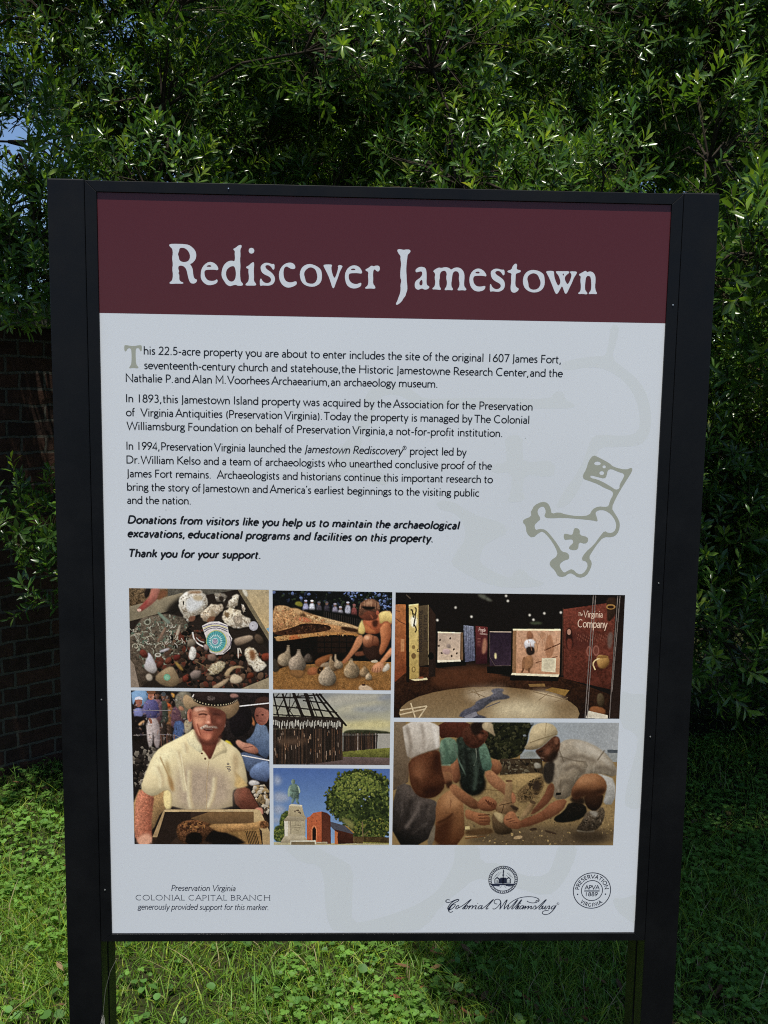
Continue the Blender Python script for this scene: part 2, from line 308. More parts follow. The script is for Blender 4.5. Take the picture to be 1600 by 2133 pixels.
    P.rock(210, 760, 56, (128, 62, 50)); P.rock(480, 835, 46, (136, 74, 56)); P.rock(390, 880, 50, (112, 58, 46)); P.rock(575, 800, 46, (120, 50, 44)); P.rock(670, 1030, 46, (130, 60, 46)); P.rock(1570, 790, 60, (146, 66, 44)); P.rock(1390, 1000, 50, (120, 60, 40))
    W([(550, 840), (600, 870), (660, 950), (620, 945), (560, 880)], (150, 120, 60))
    W([(355, 300), (385, 298), (440, 350), (515, 410), (480, 438), (440, 400), (385, 345)], (112, 132, 112), (138, 150, 134)); P.ell(250, 410, 36, 34, (150, 150, 130)); P.ell(250, 410, 24, 22, (70, 68, 56))
    W([(350, 620), (400, 540), (445, 455), (465, 470), (420, 560), (375, 640)], (140, 112, 92)); W([(560, 540), (600, 440), (622, 440), (605, 540), (570, 580)], (170, 156, 136))
    for p in ([(80, 690), (90, 655), (125, 650), (145, 680), (120, 700)], [(130, 650), (190, 660), (215, 695)], [(330, 700), (350, 660), (400, 645)], [(60, 570), (110, 540), (170, 540)], [(220, 600), (250, 570), (300, 560)], [(490, 520), (520, 500), (510, 545)]): P.line(p, 9, (166, 160, 138))
    P.ell(365, 775, 36, 24, (178, 174, 160)); P.ell(365, 772, 20, 12, (108, 100, 86)); W([(370, 730), (490, 690), (500, 715), (400, 755)], (170, 166, 168)); W([(1245, 700), (1262, 690), (1268, 760), (1255, 830)], (196, 186, 170)); W([(1262, 690), (1285, 700), (1300, 765), (1280, 740)], (180, 168, 152))
    return P.finish(sat=.88, con=1.12, gain=.93)

def pic_digger():
    P = Pic((560, 1220, 80/13), [(45, 62), (1580, 80), (1560, 1340), (50, 1333)], (22, 24, 26), 2)
    W = P.poly
    P.mottle([(40, 60), (1600, 60), (1600, 300), (40, 300)], [(44, 52, 70), (30, 34, 30), (14, 16, 18), (52, 62, 46)], 160, 26)
    P.mottle([(800, 70), (1600, 70), (1600, 320), (1300, 300)], [(120, 140, 190), (84, 100, 130), (50, 60, 44)], 90, 20)
    for x, y in ((510, 110), (410, 160), (60, 90), (1020, 100), (1410, 120), (1480, 200), (300, 100)): P.rock(x, y, 26, (118, 138, 190))
    for x, h, c in ((470, 210, (150, 150, 178)), (550, 210, (206, 208, 216)), (640, 230, (76, 72, 80)), (740, 230, (60, 56, 64)), (845, 250, (128, 124, 140)), (915, 290, (150, 148, 156)), (1010, 230, (168, 170, 182)), (1090, 260, (120, 66, 62))):
        W([(x-40, h+140), (x-36, h+40), (x-10, h+10), (x+14, h+10), (x+38, h+50), (x+36, h+140)], c, noise=.25); P.ell(x, h-2, 18, 22, (120, 92, 80)); P.ell(x, h-16, 20, 12, [min(255, v+30) for v in c])
    W([(325, 250), (340, 205), (400, 200), (436, 235), (425, 280)], (128, 124, 48)); W([(430, 290), (900, 340), (1180, 380), (1180, 520), (430, 350)], (24, 22, 22), blur=10)
    for i in range(18): W([(700+i*28, 330+i*6), (710+i*28, 330+i*6), (710+i*28, 440+i*6), (700+i*28, 440+i*6)], (50, 44, 42), sm=0)
    # ruined wall and earth
    W([(40, 270), (170, 248), (280, 290), (340, 285), (445, 330), (760, 430), (1160, 520), (1160, 640), (40, 700)], (186, 142, 96), (158, 112, 70), noise=.35, ns=60, form=.12)
    W([(60, 300), (130, 255), (250, 265), (280, 300), (190, 340), (90, 330)], (196, 160, 112), noise=.2); W([(290, 310), (360, 288), (450, 340), (420, 395), (330, 360)], (188, 150, 104)); W([(380, 380), (450, 345), (490, 405), (420, 400)], (90, 62, 40), blur=8)
    W([(400, 400), (500, 415), (560, 470), (440, 470), (360, 440)], (190, 112, 76)); W([(450, 345), (1160, 525), (1150, 560), (900, 520), (500, 420)], (202, 168, 122), noise=.3, form=.15)
    W([(60, 600), (300, 540), (430, 480), (640, 490), (780, 510), (800, 560), (700, 590), (330, 640), (70, 630)], (44, 28, 22), (74, 46, 32), noise=.3, form=0); W([(920, 515), (1150, 560), (1150, 600), (930, 570)], (58, 38, 26))
    W([(80, 650), (260, 640), (700, 595), (1150, 605), (1150, 660), (700, 640), (260, 700), (90, 725)], (190, 146, 92), (176, 122, 66), (1, 0), form=.15); W([(250, 645), (390, 630), (400, 690), (260, 705)], (176, 100, 58))
    W([(50, 720), (260, 700), (640, 640), (950, 625), (1130, 640), (1260, 900), (1000, 960), (600, 960), (300, 990), (50, 1100)], (26, 20, 18), noise=.3, form=0)
    for i in range(14): W([(620+(i%5)*95, 660+(i//5)*70), (700+(i%5)*95, 660+(i//5)*70), (700+(i%5)*95, 715+(i//5)*70), (620+(i%5)*95, 715+(i//5)*70)], (40, 29, 24), sm=0)
    W([(1090, 850), (1240, 830), (1250, 890), (1100, 910)], (110, 66, 46)); W([(40, 1100), (240, 1030), (640, 1000), (1000, 960), (1580, 980), (1580, 1350), (40, 1350)], (150, 108, 60), (140, 98, 54), noise=.22, ns=30, sm=0)
    W([(45, 925), (100, 950), (145, 1060), (100, 1110), (45, 1110)], (60, 54, 46)); W([(570, 980), (640, 920), (800, 870), (820, 900), (760, 960), (620, 1060)], (142, 88, 52)); W([(480, 1110), (510, 1050), (620, 1040), (620, 1140), (500, 1150)], (158, 96, 60)); W([(620, 1050), (700, 1030), (680, 1120), (620, 1140)], (52, 36, 26))
    P.mottle([(45, 290), (170, 260), (445, 345), (760, 440), (700, 480), (430, 470), (60, 590)], [(206, 164, 112), (170, 126, 82), (140, 100, 62), (190, 130, 88)], 90, 22, .5); P.mottle([(60, 640), (700, 600), (1140, 610), (1140, 650), (700, 640), (90, 720)], [(200, 158, 104), (160, 108, 62), (120, 80, 50)], 60, 20, .5); P.mottle([(60, 1110), (640, 1010), (1560, 1000), (1560, 1330), (60, 1330)], [(172, 128, 74), (130, 92, 52), (150, 106, 60)], 160, 12, .5); P.mottle([(100, 610), (430, 500), (780, 520), (700, 585), (330, 630)], [(70, 46, 34), (36, 24, 20), (92, 60, 42)], 60, 22, .5)
    # flasks
    def flask(cx, cy, r, ne, c=(176, 156, 126), lean=0):
        W([(cx-r, cy+r*.3), (cx+r, cy+r*.3), (cx+r*1.15, cy+r*.95), (cx-r*.8, cy+r*.95)], (84, 58, 36), blur=r*.2)
        nx = cx+lean; W([(cx-r, cy+.1*r), (cx-.72*r, cy-.6*r), (nx-.26*r, cy-r*.95), (nx-.17*r, cy-ne), (nx+.17*r, cy-ne), (nx+.26*r, cy-r*.95), (cx+.72*r, cy-.6*r), (cx+r, cy+.1*r), (cx+.75*r, cy+.7*r), (cx, cy+.92*r), (cx-.75*r, cy+.7*r)], [min(255, v*1.1) for v in c], [v*.55 for v in c], (1, .45), noise=.2, ns=26)
        P.ell(nx, cy-ne, .2*r, .08*r, [v*.7 for v in c])
    flask(200, 945, 100, 175, lean=45); flask(500, 930, 56, 60, (96, 84, 74)); flask(360, 1000, 120, 175, (170, 152, 130), 20); W([(250, 1080), (420, 1080), (470, 1120), (400, 1200), (280, 1160)], (132, 94, 56))
    flask(810, 1030, 74, 130, (150, 124, 92), -20); flask(890, 1010, 62, 130, (190, 168, 136), -40); flask(745, 1180, 122, 190, (180, 162, 136), 0); W([(640, 1045), (690, 985), (770, 990), (765, 1040), (700, 1040)], (150, 130, 104))
    flask(1060, 1090, 110, 150, (172, 148, 114), -10); flask(1220, 1110, 66, 80, (164, 136, 100)); flask(1275, 1170, 46, 60, (188, 166, 134)); W([(1140, 1345), (1150, 1280), (1220, 1260), (1310, 1300), (1350, 1345)], (196, 170, 140)); P.ell(1210, 1270, 26, 12, (70, 46, 40))
    # kneeling person
    W([(1240, 640), (1400, 640), (1450, 900), (1380, 970), (1270, 960), (1180, 820)], (54, 36, 30)); W([(1300, 960), (1380, 945), (1400, 985), (1310, 985)], (190, 176, 150))
    W([(1190, 430), (1300, 400), (1480, 320), (1580, 330), (1580, 520), (1430, 560), (1400, 620), (1250, 620), (1200, 560)], (190, 112, 76), (160, 82, 52), noise=.1)
    W([(1200, 420), (1150, 500), (1136, 610), (1210, 632), (1245, 560), (1200, 470)], (226, 204, 132), (206, 176, 100)); W([(1400, 360), (1470, 318), (1580, 330), (1580, 500), (1500, 440), (1420, 500), (1410, 420)], (226, 204, 130), (214, 180, 104))
    W([(1210, 420), (1260, 520), (1400, 600), (1240, 615)], (196, 116, 70)); W([(1310, 450), (1400, 430), (1390, 520), (1340, 540)], (74, 40, 30), blur=10)
    W([(1190, 690), (1225, 632), (1290, 615), (1335, 640), (1390, 650), (1415, 720), (1400, 780), (1330, 760), (1290, 800), (1215, 780)], (196, 132, 92), (88, 46, 32), (.5, 1), form=.14); P.ell(1255, 665, 34, 26, (226, 176, 138), blur=12); P.line([(1335, 640), (1322, 720), (1330, 770)], 10, (96, 52, 36), blur=4); W([(1410, 560), (1470, 470), (1540, 470), (1570, 540), (1560, 700), (1450, 900), (1400, 860), (1440, 700)], (206, 134, 88), (150, 84, 52), (1, .3))
    W([(1140, 620), (1210, 640), (1190, 760), (1080, 880), (990, 990), (940, 1000), (930, 970), (990, 910), (1060, 800)], (212, 146, 102), (190, 120, 80)); W([(1580, 760), (1580, 880), (1500, 960), (1440, 1030), (1400, 990), (1470, 900)], (206, 138, 94))
    W([(1300, 1080), (1350, 1000), (1420, 970), (1480, 1010), (1460, 1080), (1400, 1115), (1330, 1110)], (200, 140, 102)); W([(1440, 1090), (1490, 1010), (1530, 980), (1555, 1060), (1480, 1110)], (196, 186, 168))
    for i in range(4): P.line([(1330+i*32, 1050), (1318+i*34, 1110)], 7, (120, 70, 46))
    W([(1140, 380), (1170, 320), (1230, 310), (1380, 330), (1400, 400), (1360, 440), (1250, 450), (1180, 420)], (124, 70, 50), (84, 46, 36), (.4, 1), noise=.12, form=.1); W([(1150, 300), (1160, 250), (1210, 190), (1290, 160), (1370, 180), (1424, 245), (1420, 330), (1390, 370), (1350, 320), (1240, 320), (1190, 390), (1150, 372)], (134, 94, 70), (84, 54, 42), (.2, 1), noise=.2, ns=12, form=.12)
    for k in range(16): x = 1180+k*15; P.line([(x, 215-30*math.sin(k/15*3.1)), (x-14+k*1.2, 300)], 6, [(176, 134, 102), (104, 70, 54), (150, 108, 82)][k % 3], blur=1)
    W([(1175, 258), (1290, 268), (1362, 268), (1355, 296), (1280, 312), (1215, 300)], (26, 20, 20), blur=3); W([(1200, 240), (1280, 185), (1340, 200), (1310, 255)], (180, 138, 106), blur=14); P.ell(1388, 345, 18, 30, (170, 92, 68)); P.line([(1300, 370), (1330, 420)], 12, (176, 96, 66), blur=4)
    return P.finish(sat=.9, con=1.15, gain=.88)

def pic_gallery():
    P = Pic((815, 1225, 160/49), [(28, 28), (1590, 42), (1550, 884), (14, 880)], (30, 24, 24), 3)
    W = P.poly
    W([(20, 520), (300, 540), (800, 600), (1160, 600), (1600, 760), (1560, 890), (14, 890)], (70, 42, 28), (40, 26, 20), noise=.3, ns=60, sm=0)
    W([(300, 545), (640, 510), (800, 600), (560, 660), (260, 680)], (88, 52, 34), blur=20)
    for q in ([(640, 48), (700, 90), (640, 85)], [(580, 36), (650, 44), (640, 80), (600, 60)]): W(q, (96, 98, 84), blur=6)
    W([(20, 110), (110, 110), (110, 560), (20, 640)], (196, 120, 66), (120, 58, 34), (0, 1), sm=0, noise=.15); P.line([(28, 205), (60, 230), (96, 245)], 4, (90, 50, 40)); P.line([(28, 150), (60, 160)], 4, (110, 62, 44)); W([(62, 345), (88, 345), (86, 430), (62, 430)], (204, 138, 88), sm=0)
    W([(96, 100), (120, 104), (122, 640), (100, 640)], (30, 22, 18), sm=0)
    W([(118, 112), (186, 108), (186, 612), (122, 618)], (232, 208, 128), (186, 156, 84), (0, 1), sm=0, noise=.1); W([(186, 120), (250, 112), (250, 520), (190, 530)], (96, 80, 58), (72, 58, 42), sm=0); W([(250, 112), (300, 180), (298, 600), (252, 600)], (60, 42, 34), (44, 32, 28), sm=0)
    P.ell(150, 225, 24, 40, (255, 246, 214), blur=6)
    for q in ([(130, 150), (140, 140), (150, 200)], [(158, 130), (170, 140), (160, 190)], [(140, 170), (165, 180), (150, 260)], [(150, 240), (172, 280), (160, 300)]): P.line(q, 9, (60, 48, 34))
    P.ell(150, 400, 12, 14, (150, 122, 70)); P.ell(150, 460, 16, 20, (122, 94, 54)); P.ell(150, 552, 13, 20, (128, 98, 52)); P.ell(150, 552, 8, 14, (206, 176, 100)); W([(126, 620), (240, 608), (246, 622), (160, 630)], (226, 210, 160), sm=0); W([(180, 602), (220, 600), (216, 614), (182, 616)], (150, 84, 56))
    W([(118, 112), (184, 104), (184, 110), (118, 120)], (255, 240, 170), sm=0)
    P.line([(250, 112), (250, 520)], 4, (176, 156, 110)); P.line([(184, 108), (186, 610)], 5, (150, 120, 70)); W([(250, 440), (290, 430), (290, 600), (255, 600)], (46, 34, 30)); P.ell(268, 460, 20, 26, (20, 16, 16))
    P.text = [('Rediscovering', (207, 432), (207, 150), 34, (44, 34, 30)), ('James Fort', (243, 362), (243, 180), 30, (44, 34, 30))]
    # second case
    W([(316, 270), (510, 284), (500, 500), (310, 500)], (30, 24, 22), sm=0); W([(312, 500), (508, 490), (505, 524), (305, 540)], (22, 17, 16), sm=0)
    W([(316, 300), (470, 304), (466, 488), (312, 490)], (196, 172, 150), (216, 190, 160), (0, 1), sm=0); W([(314, 294), (486, 300), (486, 306), (314, 304)], (255, 240, 200), sm=0); W([(470, 300), (486, 300), (486, 488), (466, 488)], (120, 90, 62), sm=0); W([(312, 488), (468, 484), (472, 496), (312, 504)], (236, 224, 196), sm=0)
    for x, y in ((330, 350), (384, 390), (322, 390), (424, 414), (444, 440), (408, 460), (340, 440), (400, 340)): P.rock(x, y, 9, (110, 88, 74))
    W([(370, 380), (400, 376), (404, 410), (376, 404)], (150, 132, 120)); W([(345, 410), (400, 412), (396, 450), (350, 448)], (206, 176, 170))
    W([(490, 250), (560, 258), (568, 490), (500, 500)], (136, 142, 160), (88, 90, 112), (0, 1), sm=0, noise=.25, ns=10)
    for i in range(6): P.line([(498+i*12, 255), (502+i*12, 492)], 3, (76, 78, 98))
    W([(572, 254), (654, 262), (650, 510), (572, 514)], (110, 48, 46), (56, 26, 34), (0, 1), sm=0); W([(620, 350), (640, 330), (652, 380), (640, 440), (612, 450)], (176, 120, 92), blur=6)
    P.text += [('People', (592, 290), (638, 296), 26, (226, 190, 170)), ('of Jamestown', (600, 312), (650, 318), 15, (206, 170, 150))]
    for y in range(340, 400, 10): P.line([(584, y), (606, y)], 3, (140, 84, 74))
    # middle dark case
    W([(668, 292), (816, 292), (816, 522), (668, 526)], (48, 36, 50), (62, 46, 60), sm=0, noise=.15); P.line([(668, 294), (850, 296)], 6, (190, 170, 150)); P.line([(668, 294), (668, 526), (812, 524)], 3, (110, 92, 86)); W([(648, 530), (816, 530), (806, 590), (650, 575)], (24, 18, 18), sm=0); W([(698, 440), (714, 436), (716, 478), (700, 478)], (240, 226, 160), blur=3)
    # big case
    W([(816, 262), (1162, 270), (1150, 600), (808, 600)], (26, 20, 18), sm=0); W([(850, 282), (1150, 282), (1142, 585), (846, 582)], (214, 166, 130), (196, 142, 104), (0, 1), sm=0, noise=.12); W([(826, 285), (850, 282), (846, 582), (822, 578)], (150, 110, 74), sm=0)
    W([(826, 274), (1150, 274), (1150, 286), (826, 286)], (255, 236, 190), sm=0); W([(820, 574), (1140, 584), (1134, 600), (812, 588)], (238, 224, 186), sm=0); W([(806, 596), (1140, 602), (1130, 630), (804, 625)], (24, 19, 16), sm=0)
    W([(920, 295), (945, 285), (968, 320), (956, 345), (920, 345)], (150, 100, 70)); W([(908, 350), (960, 340), (985, 370), (970, 410), (905, 410), (900, 380)], (236, 236, 236), (196, 190, 190)); W([(916, 395), (972, 396), (976, 440), (940, 458), (916, 440)], (52, 40, 36)); W([(915, 455), (960, 455), (966, 520), (935, 560), (905, 556), (900, 500)], (160, 112, 74)); W([(890, 470), (915, 460), (905, 560), (885, 560)], (150, 104, 70)); W([(970, 360), (1000, 390), (985, 440), (975, 420)], (196, 150, 110)); P.line([(900, 540), (885, 572)], 12, (120, 80, 54)); P.line([(935, 540), (935, 572)], 12, (120, 80, 54))
    W([(1060, 320), (1086, 310), (1096, 350), (1110, 400), (1090, 470), (1050, 470), (1044, 390)], (178, 124, 88), blur=3); P.line([(1040, 420), (1150, 372)], 8, (110, 66, 44)); P.line([(980, 505), (1130, 460)], 6, (130, 84, 58)); P.ell(1030, 320, 20, 26, (190, 140, 104))
    for i in range(14): P.line([(860+i*20, 300+(i*37)%90), (874+i*20, 330+(i*53)%120)], 3, (176, 122, 88))
    W([(1022, 472), (1120, 472), (1115, 570), (1020, 562)], (226, 214, 178), sm=0)
    for y in range(490, 556, 9): P.line([(1034, y), (1106, y+1)], 2, (180, 166, 136))
    # red wall at right
    W([(1170, 140), (1560, 84), (1600, 84), (1560, 700), (1380, 660), (1170, 610)], (124, 62, 48), (84, 42, 32), (0, 1), sm=0, noise=.25, ns=60); W([(1170, 280), (1380, 300), (1360, 420), (1180, 400)], (92, 46, 38), blur=14)
    W([(1186, 310), (1195, 270), (1222, 268), (1228, 310), (1240, 400), (1190, 420)], (48, 26, 24)); P.ell(1208, 294, 13, 20, (190, 140, 116)); W([(1188, 340), (1234, 340), (1226, 430), (1200, 420)], (110, 54, 42))
    P.text += [('The', (1269, 184), (1300, 186), 26, (226, 190, 160)), ('Virginia', (1304, 194), (1436, 196), 46, (226, 190, 160)), ('Company', (1268, 262), (1466, 268), 56, (230, 196, 166))]
    for cx, cy, rx, ry in ((1344, 425, 18, 36), (1392, 420, 22, 36)): P.ell(cx, cy, rx, ry, (150, 92, 76)); P.ell(cx, cy, rx-8, ry-10, (122, 68, 54))
    for i in range(40): P.line([(1260+i*6, 300+(i*29)%50), (1262+i*6, 316+(i*29)%50)], 3, (142, 84, 66))
    W([(1460, 60), (1540, 56), (1530, 170), (1470, 240), (1466, 140)], (58, 40, 30)); P.ell(1492, 122, 32, 18, (176, 130, 70)); P.ell(1492, 124, 22, 11, (60, 36, 24))
    W([(1470, 300), (1510, 290), (1500, 400), (1470, 410)], (110, 90, 80), blur=6); W([(1396, 460), (1420, 446), (1480, 465), (1484, 510), (1450, 545), (1410, 540), (1396, 500)], (216, 172, 100), (140, 96, 46), (1, 1)); P.line([(1460, 460), (1390, 480), (1368, 510), (1386, 552)], 9, (226, 196, 140)); W([(1400, 455), (1470, 452), (1480, 470), (1400, 476)], (150, 108, 56))
    W([(1395, 720), (1430, 705), (1452, 750), (1440, 810), (1400, 800)], (104, 88, 62), (54, 42, 30), (1, 1)); W([(1345, 810), (1380, 795), (1456, 815), (1456, 860), (1400, 868), (1346, 850)], (140, 86, 50)); W([(1320, 880), (1340, 830), (1470, 860), (1470, 884)], (214, 204, 180), sm=0)
    W([(1530, 60), (1600, 60), (1556, 890), (1480, 890)], (36, 26, 24), (50, 36, 32), sm=0)
    for a, b in (((1374, 45), (1316, 880)), ((1390, 45), (1330, 880)), ((1540, 48), (1482, 880)), ((1556, 48), (1500, 700))): P.line([a, b], 5, (128, 116, 108))
    # round floor map
    P.ell(664, 850, 615, 182, (120, 92, 60), col2=(150, 126, 88), d=(0, 1), noise=.1, ns=120)
    P.ell(664, 850, 606, 176, (128, 100, 66), col2=(150, 126, 90), d=(0, 1), noise=.1, ns=120)
    W([(480, 690), (700, 672), (820, 690), (620, 770), (540, 760)], (190, 170, 140), blur=30); P.ell(880, 820, 230, 60, (222, 206, 166), blur=50); W([(930, 700), (1080, 690), (1220, 760), (1000, 760)], (206, 184, 146), blur=24)
    W([(670, 690), (720, 676), (770, 684), (745, 715), (805, 730), (800, 750), (700, 760), (650, 790), (620, 820), (560, 850), (680, 884), (450, 884), (480, 830), (560, 800), (580, 760), (700, 722)], (100, 98, 104), (76, 76, 88), sm=1, noise=.2)
    P.line([(640, 810), (740, 770)], 6, (96, 92, 96)); P.line([(580, 850), (500, 884)], 30, (130, 128, 136))
    for a, b in (((520, 690), (640, 740)), ((560, 680), (600, 740)), ((480, 720), (640, 690)), ((960, 700), (1200, 760)), ((1000, 760), (1080, 700)), ((1110, 770), (1200, 740))): P.line([a, b], 5, (140, 116, 84))
    for a, b in (((56, 830), (240, 800)), ((56, 860), (230, 820)), ((130, 780), (160, 880)), ((240, 800), (180, 890))): P.line([a, b], 9, (212, 190, 150))
    W([(930, 650), (1040, 646), (1046, 665), (940, 668)], (140, 106, 60), sm=0); W([(1040, 690), (1090, 672), (1210, 690), (1180, 730)], (150, 114, 56), sm=0)
    for x, y in ((312, 216), (544, 192), (966, 212), (1152, 162), (780, 50), (792, 84), (940, 180), (1040, 168), (436, 130)): P.ell(x, y, 9, 9, (226, 222, 206), blur=3)
    W([(930, 230), (1000, 222), (1040, 240), (960, 246)], (74, 84, 60), blur=6); P.line([(100, 44), (130, 70)], 8, (90, 78, 66)); P.line([(1168, 130), (1160, 590)], 4, (90, 60, 46))
    return P.finish(sat=.85, con=1.15, gain=.86)

def pic_man():
    P = Pic((265, 1435, 16/3), [(38, 22), (1572, 45), (1578, 1732), (75, 1728)], (34, 28, 28), 4)
    W = P.poly
    W([(40, 20), (240, 20), (230, 110), (180, 200), (60, 190), (45, 120)], (124, 160, 196), noise=.06); W([(40, 330), (700, 350), (700, 640), (60, 660)], (36, 29, 28), noise=.3); W([(1080, 20), (1600, 20), (1600, 420), (1200, 640), (1080, 560)], (38, 32, 32), noise=.3)
    # onlookers
    def onl(cx, top, w, body, legs, skin=(150, 104, 82), hat=None, feet=640):
        W([(cx-w, top+330), (cx-w*1.05, top+180), (cx-w*.8, top+90), (cx, top+70), (cx+w*.8, top+90), (cx+w*1.05, top+190), (cx+w, top+340)], body, [v*.6 for v in body], (1, .3), noise=.2)
        W([(cx-w*.75, top+310), (cx+w*.8, top+310), (cx+w*.7, feet), (cx+w*.1, feet), (cx, top+420), (cx-w*.15, feet), (cx-w*.7, feet)], legs, [v*.6 for v in legs], (1, 0), noise=.2)
        P.ell(cx, top+35, w*.42, 46, skin, col2=[v*.5 for v in skin], d=(1, .5)); P.ell(cx, top+4, w*.5, 24, hat or (52, 40, 36))
    onl(440, 90, 70, (176, 120, 78), (92, 70, 58)); W([(370, 190), (400, 150), (470, 165), (490, 205), (440, 220), (370, 250)], (220, 102, 44), (180, 70, 30)); onl(400, 60, 50, (80, 86, 76), (66, 54, 48), hat=(76, 80, 84)); onl(330, 40, 54, (140, 100, 110), (120, 92, 84)); onl(560, 120, 74, (108, 76, 86), (76, 94, 130))
    W([(60, 240), (110, 210), (170, 225), (180, 310), (80, 330)], (124, 128, 178)); P.ell(122, 150, 42, 56, (150, 96, 80)); W([(74, 130), (90, 95), (150, 88), (178, 130), (130, 120)], (212, 214, 226)); W([(70, 160), (90, 130), (96, 220), (70, 230)], (60, 42, 40)); W([(58, 300), (190, 320), (200, 560), (60, 560)], (30, 25, 27))
    W([(165, 230), (190, 150), (240, 110), (320, 130), (352, 200), (356, 330), (200, 330), (215, 280), (190, 300), (150, 240)], (108, 104, 150), (62, 58, 98), (1, .3), noise=.15); P.ell(262, 86, 36, 42, (176, 112, 88)); P.ell(262, 40, 50, 26, (118, 78, 56)); W([(200, 330), (356, 330), (362, 660), (300, 660), (282, 440), (276, 655), (226, 655)], (196, 184, 178), (150, 136, 134), (1, 0), noise=.15); W([(228, 330), (262, 330), (282, 390), (250, 390)], (150, 92, 70))
    W([(540, 40), (700, 20), (720, 160), (690, 330), (600, 350), (590, 250), (520, 190)], (124, 118, 100), (86, 80, 66), (1, 1), noise=.2); W([(560, 200), (600, 190), (640, 240), (580, 250)], (170, 118, 90)); W([(620, 350), (720, 340), (710, 470), (630, 520)], (168, 154, 124)); W([(500, 370), (620, 350), (640, 520), (540, 560)], (72, 92, 134), noise=.2); W([(480, 40), (530, 60), (520, 110), (490, 90)], (206, 150, 70))
    P.line([(60, 240), (480, 245)], 5, (140, 132, 130)); P.line([(60, 520), (500, 505), (620, 560)], 5, (150, 140, 134)); W([(110, 400), (160, 360), (190, 350), (190, 380), (140, 420)], (196, 154, 110))
    for x in (370, 436, 520): P.line([(x, 505), (x+4, 640)], 7, (128, 88, 72))
    P.mottle([(50, 640), (330, 640), (300, 760), (180, 1100), (60, 1100)], [(118, 110, 98), (82, 74, 66), (140, 130, 116), (46, 40, 38)], 50, 46, .7); P.mottle([(60, 750), (200, 760), (160, 1100), (60, 1110)], [(40, 34, 32), (62, 54, 48), (30, 26, 26)], 40, 46)
    W([(1080, 560), (1160, 600), (1180, 700), (1080, 640)], (196, 176, 52)); W([(1340, 300), (1380, 300), (1420, 380), (1400, 430)], (196, 120, 72)); W([(1070, 380), (1092, 390), (1088, 430), (1066, 430)], (120, 106, 100)); W([(1130, 60), (1200, 50), (1250, 90), (1150, 110)], (150, 110, 98)); W([(1140, 180), (1360, 180), (1400, 420), (1220, 560), (1130, 460)], (30, 25, 28))
    P.mottle([(60, 40), (720, 30), (720, 560), (60, 640)], [(40, 32, 32), (170, 130, 108), (96, 92, 124), (140, 110, 96), (60, 54, 56), (196, 188, 184)], 170, 20, .5, alpha=.4)
    # man at right
    W([(1290, 590), (1390, 520), (1440, 350), (1580, 440), (1580, 800), (1440, 720), (1430, 640)], (106, 124, 148), (72, 88, 116), (-.3, 1), noise=.15); P.ell(1490, 290, 80, 116, (176, 112, 92), col2=(120, 70, 58), d=(-1, .4)); W([(1400, 220), (1420, 120), (1500, 80), (1580, 100), (1580, 250), (1480, 200)], (62, 42, 36)); P.ell(1440, 300, 16, 8, (70, 40, 36)); P.ell(1500, 290, 16, 8, (60, 34, 30)); P.line([(1455, 355), (1500, 360)], 9, (110, 56, 50))
    W([(1190, 590), (1230, 560), (1290, 600), (1380, 610), (1460, 680), (1440, 730), (1330, 710), (1240, 660)], (206, 150, 122), (156, 98, 78), (.5, 1)); P.line([(1280, 660), (1390, 640)], 8, (120, 70, 58))
    W([(1240, 690), (1440, 740), (1580, 800), (1580, 880), (1380, 890), (1340, 940), (1270, 800)], (80, 94, 120), noise=.15); W([(1345, 930), (1390, 860), (1470, 810), (1580, 800), (1580, 1040), (1440, 1020), (1370, 990)], (118, 140, 176), (70, 84, 116), (.2, 1), noise=.12)
    P.line([(1240, 195), (1580, 158)], 12, (226, 222, 216), sm=0); P.line([(1270, 740), (1580, 798)], 12, (214, 210, 206), sm=0); W([(1335, 1050), (1370, 1010), (1440, 1020), (1480, 1060), (1380, 1085)], (190, 186, 180)); P.mottle([(1340, 1080), (1580, 1060), (1580, 1420), (1480, 1340)], [(166, 140, 96), (128, 106, 74), (84, 70, 56), (190, 178, 156)], 60, 40)
    # ground behind
    W([(60, 1130), (320, 1100), (520, 1150), (500, 1345), (380, 1345), (270, 1600), (60, 1730)], (166, 132, 86), (140, 108, 72), noise=.2)
    # arms
    W([(140, 1115), (230, 1150), (300, 1200), (276, 1330), (262, 1500), (280, 1730), (80, 1730), (76, 1400), (90, 1220)], (196, 126, 96), (150, 84, 62), (1, .2), noise=.22, ns=20)
    P.mottle([(150, 1250), (290, 1250), (270, 1600), (150, 1600)], [(160, 88, 64), (176, 106, 80), (150, 80, 60)], 60, 12, alpha=.5)
    W([(120, 1640), (230, 1600), (280, 1660), (276, 1730), (90, 1730)], (212, 156, 126), blur=12); W([(1170, 1110), (1335, 1080), (1400, 1210), (1470, 1320), (1440, 1370), (1200, 1330)], (130, 78, 60), (96, 54, 42), (0, 1), noise=.15); W([(1400, 1345), (1440, 1315), (1500, 1320), (1510, 1400), (1480, 1420), (1420, 1400)], (196, 136, 110))
    # shirt
    W([(390, 1160), (440, 1110), (500, 1160), (490, 1340), (410, 1345)], (226, 206, 142))
    sh = [(140, 1105), (190, 960), (270, 760), (360, 650), (540, 560), (690, 480), (760, 450), (860, 560), (1010, 540), (1070, 580), (1200, 650), (1260, 720), (1310, 880), (1340, 1085), (1180, 1112), (1160, 1180), (1170, 1345), (480, 1345), (500, 1180), (440, 1110), (290, 1205), (200, 1170)]
    W(sh, (228, 214, 166), (196, 176, 134), (.35, 1), noise=.05)
